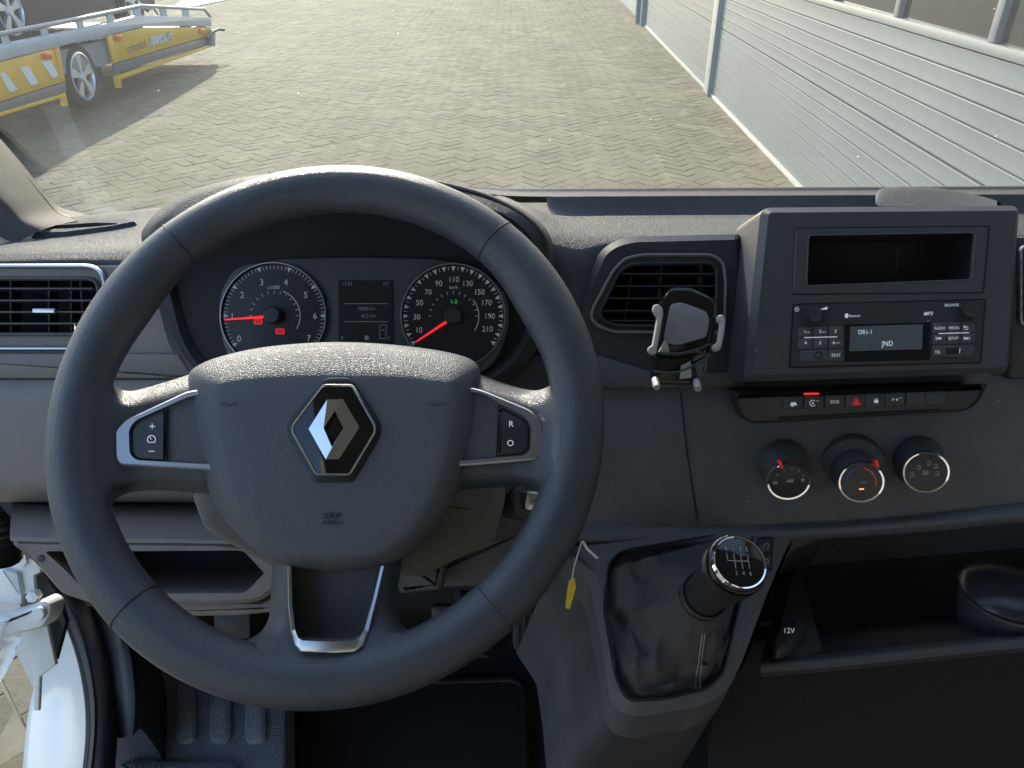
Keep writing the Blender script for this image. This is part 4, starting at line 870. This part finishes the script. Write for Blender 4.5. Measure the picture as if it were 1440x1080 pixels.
m.text(G, 'km/h', 638, 404, 4.6, wq, sq=.9)
for a in range(0, 181, 15): x0, y0 = pol(637.5, 444.5, 35, a); x1, y1 = pol(637.5, 444.5, 31, a); m.line(G, x0, y0, x1, y1, .8, wq)
m.arc(G, 637.5, 444.5, 36, -35, 40, 1.0, wq); m.build('scale', 'dialprint', spd, smooth=False)
def needle(cx, cy, tx, ty, par):
    a = Vector((cx, cy)); b = Vector((tx, ty)); d = (b - a).normalized(); n = Vector((-d.y, d.x)); p = a + d * 12
    MB().prism(G, [p + n * 2.0, b + n * .9, b - n * .9, p - n * 2.0], -.004, .0015).build('needle', 'red', par)
needle(385.5, 444.5, 315, 449.5, tach); needle(637.5, 446, 585, 480.5, spd)
for x, y, par in ((363, 452, tach), (394, 466, tach)):
    m = MB(); m.arc(G, x, y, 3.6, 0, 360, 1.1, wq + .0006); m.arc(G, x, y, 5.8, 130, 230, 1, wq + .0006, 6); m.arc(G, x, y, 5.8, -50, 50, 1, wq + .0006, 6); m.line(G, x, y - 2, x, y + 2, 1.1, wq + .0006); m.build('warning_lamp', 'red', par, smooth=False)
MB().text(G, '1-2', 638, 424, 5.4, wq + .0004, bold=.01).build('lamp_symbol', 'green', spd, smooth=False)
scn = MB().prism(G, box_poly(476, 394, 551, 484), wq + .0012, .001).build('screen', 'scr', clu)
m = MB(); w2 = wq + .0016
m.text(G, '13:54', 488, 398.8, 5.0, w2, sq=.92); m.text(G, '10°', 543, 398.8, 5.0, w2); m.text(G, '30688 km', 515.5, 433.8, 5.0, w2, sq=.86); m.text(G, '45.2 km', 518, 444, 5.0, w2, sq=.9)
m.line(G, 484, 427, 546, 427, .9, w2); m.line(G, 484, 452.3, 546, 452.3, .9, w2); m.text(G, '0', 481, 475, 5, w2); m.text(G, '1', 547, 475, 5, w2)
for a, b in (((534, 464), (543, 464)), ((534, 464), (534, 476)), ((543, 464), (543, 476)), ((534, 476), (543, 476)), ((533, 462), (535, 457)), ((535, 457), (543, 457)), ((543, 457), (544, 462))): m.line(G, *a, *b, .8, w2)
m.quad(G, box_poly(513, 472, 517.5, 478), w2); m.line(G, 518.5, 473, 518.5, 478, .8, w2)
m.build('screen_text', 'greyprint', scn, smooth=False)

# ================================================================== steering wheel
a_ = .275459
SC = CAM + AX_R * -.13289 + AX_U * -.02102 + AX_F * .55527
SPW = Pl(SC, AX_R, AX_U * math.cos(a_) + AX_F * math.sin(a_))
stw = empty('steering_wheel', SC - SPW.n * .08, 'black leather steering wheel with padded airbag hub and diamond emblem', 'steering wheel')
RM = .1808; N = 180; rs = []
seams = [rad(x) for x in (48.5, 132.5, 228, 312)]
def adiff(a, b): return abs((a - b + math.pi) % (2 * math.pi) - math.pi)
for k in range(N):
    t = 2 * math.pi * k / N
    bul = .0022 * (math.exp(-(adiff(t, rad(28)) / .22) ** 2) + math.exp(-(adiff(t, rad(152)) / .22) ** 2))
    rr, rw = .0188 + bul, .0165 + bul * .6
    rs.append([SPW.at((RM - bul + rr * math.cos(b)) * math.cos(t), (RM - bul + rr * math.cos(b)) * math.sin(t), rw * math.sin(b)) for b in [2 * math.pi * j / 24 for j in range(24)]])
rs.append(rs[0]); rim = MB().rings(rs).build('rim', 'rim', stw, sharp=80)
for t in seams:
    bul = .0022 * (math.exp(-(adiff(t, rad(28)) / .22) ** 2) + math.exp(-(adiff(t, rad(152)) / .22) ** 2)); rr, rw = .0188 + bul, .0165 + bul * .6
    MB().tube([SPW.at((RM - bul + rr * math.cos(b)) * math.cos(t), (RM - bul + rr * math.cos(b)) * math.sin(t), rw * math.sin(b)) for b in [2 * math.pi * j / 40 for j in range(40)]], .0007, 6, closed=True).build('seam', 'black', rim)
def inpoly(x, y, P):
    c = False; j = len(P) - 1
    for i in range(len(P)):
        if (P[i][1] > y) != (P[j][1] > y) and x < (P[j][0] - P[i][0]) * (y - P[i][1]) / (P[j][1] - P[i][1]) + P[i][0]: c = not c
        j = i
    return c
def spoke_w(x, y, w1):
    w = 0
    for _ in range(3):
        u, v = SPW.uv(x, y, w); rho = math.hypot(u, v); q = (rho - RM) / .0188
        h = .0165 * math.sqrt(max(0, 1 - q * q)) if q > -.8 else .0099 - .022 * (-q - .8)
        f = max(0, min(1, -q / .6)); k = .020 * f * f * (3 - 2 * f) + 1e-6; e_ = max(0, k - abs(h - w1)) / k
        w = max(h, w1) + e_ * e_ * k / 4 - .0006 * max(0, min(1, (q + .7) / .4))
    return w
def spoke(name, A, B, w0, w1, edge=.020, nt=34, pocket=None, drop=0, ns=6):
    A2 = cr(A, ns, False); B2 = cr(B, ns, False); rows = []; n = len(A2)
    for i in range(n):
        s = i / (n - 1); ww = w1 + (w0 - w1) * (1 - min(1, s / .55)) ** 1.6; r = []
        for j in range(nt + 1):
            u = j / nt; e = abs(2 * u - 1); p = A2[i] * (1 - u) + B2[i] * u
            w = spoke_w(p.x, p.y, w1) - edge * (e ** 9) - .003 * e ** 3
            if pocket and inpoly(p.x, p.y, pocket): w -= drop
            r.append(SPW.px(p.x, p.y, w))
        rows.append(r)
    back = [[q - SPW.n * .012 for q in (r[0], r[-1])] for r in rows]
    m = MB().grid(rows); return m.build(name, 'rim', stw, sharp=70)
spoke('spoke', [(104, 455), (128, 488), (150, 520), (162, 541), (182, 550), (220, 541), (262, 528), (310, 512)], [(104, 785), (128, 760), (150, 727), (162, 704), (185, 692), (235, 690), (285, 694), (340, 694)], .0155, -.006)
spoke('spoke', [(812, 455), (794, 488), (783, 517), (775, 540), (752, 549), (715, 541), (674, 527), (620, 512)], [(804, 790), (786, 760), (774, 722), (762, 697), (738, 685), (695, 686), (655, 688), (600, 690)], .0155, -.006)
pocket = [(411, 780), (532, 780), (520, 860), (508, 901), (420, 901), (412, 860)]
spoke('spoke', [(262, 936), (310, 916), (345, 901), (366, 889), (378, 868), (381, 830), (383, 797), (388, 760)], [(690, 925), (638, 903), (600, 890), (572, 884), (559, 862), (559, 828), (565, 792), (562, 760)], .0155, -.003, nt=60, pocket=pocket, drop=.020, ns=9)
MB().prism(SPW, [(405, 775), (540, 775), (524, 870), (512, 905), (416, 905), (408, 870)], -.0195, .004).build('pocket_insert', 'dark', stw)
ut_o = [(404, 796), (405, 850), (409, 888), (414, 908), (423, 916), (470, 918), (498, 916), (511, 908), (519, 890), (531, 840), (541, 796)]
ut_i = [(411, 796), (412, 850), (416, 884), (420, 894), (426, 897), (466, 898.5), (497, 897), (505, 893), (511, 884), (524, 840), (534.5, 796)]
m = MB(); w0 = lambda y, x=470: spoke_w(x, y, -.003) + .0022 + .0025 * max(0, min(1, (y - 885) / 15))
m.rings([[SPW.px(x, y, -.016) for x, y in ut_o], [SPW.px(x, y, w0(y) - .001) for x, y in ut_o], [SPW.px(x * .8 + X * .2, y * .8 + Y * .2, w0(y)) for (x, y), (X, Y) in zip(ut_o, ut_i)], [SPW.px(x * .2 + X * .8, y * .2 + Y * .8, w0(y) - .0006) for (x, y), (X, Y) in zip(ut_o, ut_i)], [SPW.px(x, y, w0(y) - .003) for x, y in ut_i], [SPW.px(x, y, -.022) for x, y in ut_i]], closed=False)
m.build('lower_trim', 'satin', stw, sharp=40)
# button pods in the side spokes
def pod(outer, inner, btn, ro, ri, rb):
    O, I = rp(outer, ro, 5), rp(inner, ri, 5)
    t = MB().plate(SPW, O, [I], .001, .014, .0012, hole_th=.008).build('spoke_trim', 'satin', stw)
    MB().prism(SPW, I, -.002, .008).build('pod_face', 'dark', t)
    b = MB().prism(SPW, rp(btn, rb, 5), 0, .008, .0028).build('button', 'black', t)
    MB().ringtrim(SPW, rp([(sum(p[0] for p in btn) / len(btn) * -.03 + x * 1.03, sum(p[1] for p in btn) / len(btn) * -.03 + y * 1.03) for x, y in btn], rb, 5), -.0021, .0008, .0006).build('gap', 'hole', t)
    return b
b1 = pod([(161, 606), (174, 591), (262, 550), (320, 540), (320, 662), (276, 659.5), (168, 654), (162, 645)], [(181, 604), (190, 591), (264, 558), (318, 548), (318, 653), (274, 652), (191, 647), (182, 638)], [(184, 605), (192, 592.5), (235, 573), (235, 648), (193, 645.5), (185, 638)], [6, 12, 8, 2, 2, 8, 10, 6], [6, 8, 8, 2, 2, 4, 6, 6], [5, 8, 2, 2, 8, 5])
b2 = pod([(620, 536), (675.5, 547), (749, 577), (764, 597), (764, 634), (755, 646), (661, 654), (610, 656)], [(622, 544), (678, 553.5), (740, 587), (747.5, 599), (746, 632), (738, 640.5), (662, 647), (612, 649)], [(701, 571), (737, 590), (744, 600), (743.5, 630), (736, 638), (698.5, 641)], [2, 8, 12, 6, 6, 10, 8, 2], [2, 8, 8, 6, 6, 6, 4, 2], [2, 8, 5, 5, 8, 2])
wb = .0003
m = MB().line(SPW, 210, 599.5, 218, 599.5, 1.2, wb); m.line(SPW, 214, 595.5, 214, 603.5, 1.2, wb); m.line(SPW, 209, 634.5, 217, 634.5, 1.2, wb); m.arc(SPW, 213, 618, 5.6, -40, 220, 1.2, wb); m.line(SPW, 208, 622, 218, 622, 1.2, wb); m.line(SPW, 213, 618, 210.5, 615, 1.2, wb); m.build('printed_symbols', 'print', b1, smooth=False)
MB().text(SPW, 'R', 718.7, 596, 8.4, wb).build('printed_letter', 'print', b2, smooth=False); MB().text(SPW, 'O', 717.8, 623, 8.4, wb).build('printed_letter', 'print', b2, smooth=False)
# airbag cover: pillow-shaped hub
out_h = [(264, 534), (275, 517), (310, 502), (370, 489), (440, 482.5), (500, 482), (560, 486), (620, 494), (660, 505), (674, 522), (676, 560), (670, 610), (657, 660), (636, 707), (606, 750), (570, 782), (540, 795), (475, 803), (405, 797), (372, 783), (334, 752), (302, 708), (283, 660), (270, 610), (263, 565)]
in_h = [(306, 546), (316, 538), (345, 533), (390, 530), (440, 529), (500, 529), (550, 530), (590, 533), (622, 538), (634, 548), (637, 572), (632, 614), (622, 656), (606, 700), (580, 742), (552, 768), (530, 778), (472, 786), (412, 780), (388, 768), (356, 742), (332, 704), (318, 658), (309, 612), (304, 570)]
def hubring(f, w): return [SPW.px(x, y, w) for x, y in [tuple(p) for p in cr([(a[0] * (1 - f) + b[0] * f, a[1] * (1 - f) + b[1] * f) for a, b in zip(out_h, in_h)], 4)]]
cen = (471, 650)
def inn_ring(k, w): return [SPW.px(x, y, w) for x, y in [tuple(p) for p in cr([(cen[0] + (b[0] - cen[0]) * k, cen[1] + (b[1] - cen[1]) * k) for b in in_h], 4)]]
hub = MB().rings([hubring(-.02, -.045), hubring(-.01, -.024), hubring(.03, -.014), hubring(.12, -.006), hubring(.45, .003), hubring(.8, .009), hubring(.95, .0108), hubring(1.06, .0116)] + [inn_ring(k, .0122 + .0012 * (1 - k)) for k in (.9, .7, .5, .3, .1)], cap0=False, cap1=True).build('airbag_cover', 'hub', stw, sharp=80)
HP = Pl(SPW.o + SPW.n * .0134, SPW.r, SPW.u)
hexr = [(455.5, 529), (493, 529), (537, 593), (537, 613), (498, 680), (438, 680), (400, 615), (400, 593)]
hexc = [(453, 540), (497, 540), (529, 597), (529.5, 608), (493, 669.5), (443, 669.5), (409, 609), (409, 598)]
er = MB().prism(HP, rp(hexr, [10, 10, 14, 14, 10, 10, 14, 14], 4), .0012, .006, .0035).build('emblem_recess', 'emboss', stw)
e1 = MB().prism(HP, rp(hexc, [6, 6, 8, 8, 6, 6, 8, 8], 4), .0028, .003, .0012).build('emblem', 'gloss', stw)
MB().ringtrim(HP, rp(hexc, [6, 6, 8, 8, 6, 6, 8, 8], 4), .0024, .0022, .0016).build('chrome_edge', 'chrome', e1)
P_ = {'L': (434, 603, .0032), 'TL': (460, 562, .0030), 'TR': (482, 561, .0048), 'R': (505.5, 601, .0032), 'BR': (476.7, 645.5, .0030), 'BL': (458, 646, .0048), 'it': (470.7, 578, .0066), 'ir': (483, 602, .0062), 'ib': (466.7, 629, .0066), 'il': (455, 602, .0062)}
V_ = {k: HP.px(*v) for k, v in P_.items()}
m = MB()
for fc in (('L', 'TL', 'TR', 'it', 'il'), ('TR', 'R', 'ir', 'it'), ('R', 'BR', 'BL', 'ib', 'ir'), ('BL', 'L', 'il', 'ib')): m.add([V_[k] for k in fc], [list(range(len(fc)))])
for fc in (('it', 'ir'), ('ir', 'ib'), ('ib', 'il'), ('il', 'it'), ('L', 'TL'), ('TL', 'TR'), ('TR', 'R'), ('R', 'BR'), ('BR', 'BL'), ('BL', 'L')):
    a, b = V_[fc[0]], V_[fc[1]]; lo_ = lambda p: p - SPW.n * ((p - HP.o).dot(SPW.n) - .0026); m.add([a, b, lo_(b), lo_(a)], [[0, 1, 2, 3]])
m.build('diamond', 'chrome', e1, smooth=False)
MB().text(HP, 'SRP', 468, 725, 7.6, .0002, sq=1.5, bold=.012).text(HP, 'AIRBAG', 468, 734.5, 4.8, .0002, sq=1.25, bold=.012).build('embossed_lettering', 'emboss', hub, smooth=False)
for cx in (323, 616):
    m = MB().arc(HP, cx, 560, 10, 215, 325, 1.2, -.0004, 8); m.line(HP, cx - 11, 564, cx - 12, 571, 1.2, -.0004); m.line(HP, cx + 10, 565, cx + 10, 570, 1.2, -.0004); m.build('horn_symbol', 'emboss', hub, smooth=False)

# ================================================================== steering column
colm = empty('steering_column', W(480, 760, .70), 'grey plastic steering column shroud behind the wheel hub', 'steering column')
sh = [(258, 640), (264, 700), (280, 742), (326, 768), (372, 792), (400, 808), (560, 808), (600, 786), (650, 760), (700, 735), (712, 690), (700, 640)]
CPn = Pl(W(480, 720, .60), AX_R, SPW.u)
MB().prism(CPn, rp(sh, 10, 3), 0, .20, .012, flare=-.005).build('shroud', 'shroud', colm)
MB().prism(CPn, rp([(640, 692), (735, 682), (772, 690), (770, 712), (735, 735), (655, 752)], 10), -.07, .14, .010).build('lock_housing', 'dark', colm)
MB().tube([W(690, 672, .66), W(735, 690, .665), W(748, 694, .668)], [.012, .010, .009], 12).build('stalk', 'black', colm)
kc = W(742, 706, .655); kax = (W(775, 708, .625) - kc).normalized()
MB().lathe(kc, kax, [(.016, -.03), (.016, -.002), (.0145, .001), (.010, .001), (.0001, .0005)], 26, cap=False).build('ignition_lock', 'black', colm)
KPn = Pl(W(758, 707, .632), AX_R, AX_U)
key = empty('ignition_key', W(757, 720, .635), 'silver and black ignition key in the lock beside the steering column', 'key')
MB().prism(KPn, rp([(741, 692), (757, 693), (762, 699), (760, 714), (755, 720), (739, 717), (737, 709)], 3.5, 4), .002, .008, .0025).build('fob', 'silver', key)
MB().prism(KPn, rp([(733, 691), (741, 691), (738, 718), (731, 715)], 2, 3), .003, .010, .002).build('fob_body', 'black', key)
m = MB(); m.arc(KPn, 751.5, 706.5, 4.3, 0, 360, .9, .0024); m.line(KPn, 749, 706.5, 754, 706.5, 1, .0024); m.line(KPn, 751.5, 704, 751.5, 709, 1, .0024); m.build('lock_symbol', 'stext', key, smooth=False)
tag_ = empty('key_tag', W(800, 855, .66), 'small yellow paper tag on a white loop hanging from the ignition key', 'tag')
TG = DP(.655)
MB().prism(TG, rp([(800, 817), (808, 812), (810, 826), (801, 857), (795, 855), (797, 836)], 2, 3), .0, .0006).build('tag_card', 'yellowtag', tag_)
MB().text(TG, '1', 802, 836, 5, .0002).build('tag_mark', 'stext', tag_, smooth=False)
MB().tube(cr([W(804, 816, .655), W(808, 795, .656), W(815, 772, .658), W(819, 762, .66), W(826, 772, .665), W(840, 785, .67)], 5, False), .0012, 6, flat=.5).build('loop', 'whitetag', tag_)

# ================================================================== gear lever and console
gear = empty('gear_console', W(970, 1010, .70), 'dark grey plastic gear lever console below the dashboard', 'console')
GPn = Pl(W(960, 755, .775), AX_R, W(965, 755, .775) - W(965, 1000, .655))
gout = rp([(790, 742), (1195, 738), (1138, 752), (1117, 782), (1100, 850), (1080, 950), (1066, 985), (1042, 998), (945, 1002), (916, 990), (898, 968), (870, 880), (840, 800)], [4, 4, 10, 14, 10, 10, 14, 14, 14, 14, 12, 10, 10], 4)
gin = rp([(860, 775), (878, 761), (1006, 757), (1062, 757), (1066, 800), (1060, 911), (1057, 962), (1036, 982), (985, 987), (925, 982), (900, 946), (864, 841)], [10, 10, 4, 10, 4, 4, 10, 10, 4, 16, 10, 10], 4)
MB().plate(GPn, gout, [gin], 0, .06, .008, hole_th=.035).build('console_top', 'dash', gear)
q_ = [GPn.uv(x, y, -.03) for x, y in gout]; qq = ccw(q_)
m = MB(); base = [GPn.at(*p, -.010) for p in qq]
low = [p + (Vector((-.05 if p.x < .14 else .0, .10, -.30)) if p.z > 0 else 0) for p in base]
m.rings([base, [b * .6 + l * .4 for b, l in zip(base, low)], low]).build('console_body', 'dark', gear, sharp=40)
MB().ringtrim(GPn, gin, .0006, .0022, .0010).build('gaiter_seam', 'hole', gear)
lev = empty('gear_lever', W(990, 850, .68), 'gear lever with leather gaiter and glossy round knob', 'gear lever')
head = W(1042, 789, .592); root = W(985, 842, .675); kx = (head - root).normalized()
# gaiter with soft folds
gu = [GPn.at(*p, -.012) for p in ccw([GPn.uv(x, y, 0) for x, y in gin])]; gc = sum(gu, Vector()) / len(gu); rows = []
aa = kx.orthogonal().normalized(); bb = kx.cross(aa); ng = len(gu); neck = root + kx * .004
for i in range(29):
    t = i / 28; r = []
    for j, p in enumerate(gu):
        dv = p - gc; an = math.atan2(dv.dot(GPn.u), dv.dot(GPn.r)); 
        d2 = GPn.r * math.cos(an) + GPn.u * math.sin(an); d2 = (d2 - kx * d2.dot(kx)).normalized()
        e = neck + d2 * .021; s = t ** 1.25
        q = p * (1 - s) + e * s
        sag = math.sin(math.pi * t) * (-.022 + .026 * abs(math.sin(2 * an + .5 + 2.6 * t)) ** .6 + .013 * abs(math.sin(4.5 * an + 6 * t)) ** .6 + .004 * math.sin(13 * an - 9 * t))
        r.append(q - GPn.n * sag)
    rows.append(r)
gt = MB().rings(rows).build('gaiter', 'gaiter', lev, sharp=80)
for off in (-4, 4):
    pts = []
    for i in range(0, 25):
        j = min(range(ng), key=lambda k: (W(992 + off, 985, .66) - gu[k]).length); pts.append(rows[i][j] + GPn.n * .0006 + AX_R * off * .0001)
    MB().tube(pts, .0005, 5).build('stitching', 'greyprint', gt)
knob = MB().lathe(root, kx, [(.0205, -.004), (.021, .004), (.0195, .012), (.0175, .014), (.0178, .028), (.0195, .045), (.0228, .062), (.0240, .078), (.0240, .088), (.0225, .094)], 48, cap=False).build('knob', 'black', lev)
L_ = (head - root).length
MB().lathe(root + kx * .014, kx, [(.0205, -.004), (.0212, -.002), (.0205, .001)], 40, cap=False).build('collar_ring', 'dark', knob)
MB().lathe(root + kx * .088, kx, [(.0238, -.002), (.0246, .001), (.0236, .004), (.0222, .005)], 48, cap=False).build('knob_ring', 'gloss', knob)
MB().lathe(root + kx * .094, kx, [(.0218, -.003), (.0222, .0005), (.0208, .0028), (.0196, .0022)], 48, cap=False).build('chrome_ring', 'chrome', knob)
MB().lathe(root + kx * .096, kx, [(.0200, -.002), (.0190, .0002), (.0120, .0016), (.0001, .0022)], 48, cap=False).build('knob_cap', 'gloss', knob)
KT = Pl(root + kx * .0987, AX_R - kx * AX_R.dot(kx), kx.cross(AX_R - kx * AX_R.dot(kx)))
m = MB(); kk = .001
def kt(s_, u, v, h):
    x = KT.at(u, v); q = x - CAM; d = q.dot(AX_F); return m.text(KT, s_, 720 + FPX * q.dot(AX_R) / d, 540 - FPX * q.dot(AX_U) / d, h, sq=.9)
for s_, u in (('R', -.0105), ('1', -.005), ('3', .0005), ('5', .006)): kt(s_, u, .0095, 6.0)
for s_, u in (('2', -.005), ('4', .0005), ('6', .006)): kt(s_, u, -.0095, 6.0)
def kl(u0, v0, u1, v1): d = Vector((u1 - u0, v1 - v0)).normalized() * .0003; n = (-d.y, d.x); m.quad(KT, [(u0 + n[0], v0 + n[1]), (u1 + n[0], v1 + n[1]), (u1 - n[0], v1 - n[1]), (u0 - n[0], v0 - n[1])], uv=True)
kl(-.0105, .006, -.0105, 0); kl(-.0105, 0, .006, 0)
for u in (-.005, .0005, .006): kl(u, .006, u, -.006)
m.build('shift_pattern', 'greyprint', knob, smooth=False)
# small rocker switch beside the lever
RSP = Pl(GPn.px(1076, 778), GPn.r, GPn.u)
rsw = MB().prism(RSP, rp([(1061, 755), (1084, 752), (1091, 802), (1070, 804)], 2), .0012, .004, .0008).build('rocker_switch', 'hole', gear)
for y0, y1 in ((757, 777), (780, 800)): MB().prism(RSP, rp([(1064 + (y0 - 757) * .15, y0), (1082 + (y0 - 757) * .15, y0 - 1), (1085 + (y0 - 757) * .15, y1 - 1), (1067 + (y0 - 757) * .15, y1)], 1.5), .003, .003, .0008).build('rocker', 'black', rsw)
MB().arc(RSP, 1076, 768, 3.8, -60, 220, 1, .0033).build('printed_symbol', 'greyprint', rsw, smooth=False); MB().arc(RSP, 1080, 790, 3.4, -60, 220, 1, .0033).build('printed_symbol', 'greyprint', rsw, smooth=False)

# ================================================================== phone holder on the vent
ph = empty('phone_holder', W(955, 545, .715), 'black phone holder with grey pad and pale clamp arms on the air vent', 'phone holder')
HPL = DPt(965, 470, .705, -6)
MB().prism(HPL, rp([(933, 416), (944, 402), (972, 402), (1006, 418), (1011, 440), (1003, 482), (995, 500), (930, 500), (924, 470)], [8, 10, 8, 12, 8, 8, 6, 6, 8], 5), 0, .022, .005).build('body', 'gloss', ph)
MB().prism(HPL, rp([(944, 426.5), (959, 424.5), (995, 438), (998, 452), (994, 474), (953, 485.5), (934, 481), (936, 464)], [6, 6, 6, 6, 6, 8, 6, 4], 4), .0025, .005, .0015).build('pad', 'padg', ph)
MB().prism(HPL, rp([(919, 492), (1002, 484), (995, 524), (987, 541), (918, 538)], 5), -.001, .016, .004).build('lower_bracket', 'gloss', ph)
for y0, y1 in ((496, 490), (522, 506)): MB().tube(cr([HPL.px(919, y0, .0005), HPL.px(950, y0 + 1.5, .004), HPL.px(975, (y0 + y1) / 2, .004), HPL.px(999, y1 - 6, .0005)], 4, False), .0013, 6).build('cable_wrap', 'black', ph)
MB().prism(HPL, [(958, 514), (971, 508), (973, 531), (956, 533)], .0002, .002).build('label', 'arm', ph)
for ar in ([(919, 429), (926, 427), (932, 433), (933, 440), (927, 476), (923, 497), (918, 499), (912, 494), (912, 488), (918, 485), (925, 446), (919, 437)], [(1010, 443), (1017, 442), (1021, 450), (1019, 470), (1014, 491), (1008, 494), (1003, 490), (1004, 484), (1010, 481), (1014, 454), (1010, 450)]):
    MB().prism(HPL, rp(ar, 2.2, 3), .010, .007, .0018).build('clamp_arm', 'arm', ph)
MB().prism(HPL, [(936, 474), (940, 486), (942, 496), (926, 496)], .001, .004, .001).build('clamp_slide', 'arm', ph)
for x, y in ((921, 534), (979, 536)): MB().tube([HPL.px(x, y, -.002), HPL.px(x + 1.5, y + 6, .006), HPL.px(x + 2.5, y + 11, .010)], [.0032, .0034, .003], 10).build('support_peg', 'arm', ph)
MB().tube([HPL.px(965, 450, -.02), HPL.px(950, 430, -.06)], .008, 10).build('vent_clip', 'black', ph)

# ================================================================== small things low down
cupx = W(1418, 830, .81)
cup = empty('ashtray_cup', cupx - Vector((0, 0, .05)), 'round black lidded ashtray cup standing in the open dashboard tray', 'ashtray')
MB().lathe(cupx + Vector((0, 0, -.050)), (0, 0, 1), [(.036, 0), (.041, .022), (.0455, .044), (.044, .046)], 40).build('cup', 'dark', cup)
MB().lathe(cupx + Vector((0, 0, -.005)), (0, .12, 1), [(.0465, 0), (.048, .003), (.0465, .007), (.040, .012), (.024, .016), (.0001, .0175)], 40).build('lid', mat('ashtray_lid', (.03, .031, .034), .28), cup)
PDL = Pl((.02, .78, .78), (1, 0, 0), (0, .45, .9))
ped = empty('accelerator_pedal', (.02, .80, .70), 'black ribbed accelerator pedal left of the gear console', 'pedal')
MB().prism(PDL, rp([(722, 840), (756, 840), (757, 905), (752, 916), (724, 917), (720, 905)], 6), 0, .012, .004).build('pedal_pad', 'rubber', ped)
for x in (729, 738, 747): MB().prism(PDL, rp(box_poly(x - 2, 850, x + 2, 912), 1.5, 2), .004, .004, .001).build('rib', 'rubber', ped)
MB().tube([PDL.px(738, 850, -.01), PDL.px(738, 810, -.06)], .008, 8).build('pedal_arm', 'dark', ped)
BRK = Pl((-.12, .80, .86), (1, 0, 0), (0, .5, .85)); brp = empty('brake_pedal', (-.12, .84, .80), 'black rubber brake pedal in the dark footwell under the column', 'pedal')
MB().prism(BRK, rp([(606, 852), (690, 852), (690, 896), (606, 896)], 6), 0, .012, .004).build('pedal_pad', 'rubber', brp)
MB().tube([BRK.px(648, 860, -.01), BRK.px(646, 800, -.08)], .009, 8).build('pedal_arm', 'dark', brp)
CLP = Pl((-.30, .82, .86), (1, 0, 0), (0, .5, .85)); clp = empty('clutch_pedal', (-.30, .86, .80), 'black rubber clutch pedal in the dark footwell behind the knee panel', 'pedal')
MB().prism(CLP, rp([(300, 862), (352, 862), (352, 900), (300, 900)], 6), 0, .012, .004).build('pedal_pad', 'rubber', clp)
FL = Pl((0, 0, .595), (1, 0, 0), (0, 1, 0))
mat_ = MB().prism(FL, rp([(405, 1200), (428, 960), (742, 950), (748, 1200)], [10, 30, 30, 10]), .010, .010, .004).build('floor_mat', 'carpet', label='black carpet mat on the driver floor', cat='floor mat')
MB().ringtrim(FL, rp([(405, 1200), (428, 960), (742, 950), (748, 1200)], [10, 30, 30, 10]), .0098, .012, .004).build('edge_binding', 'rubber', mat_)
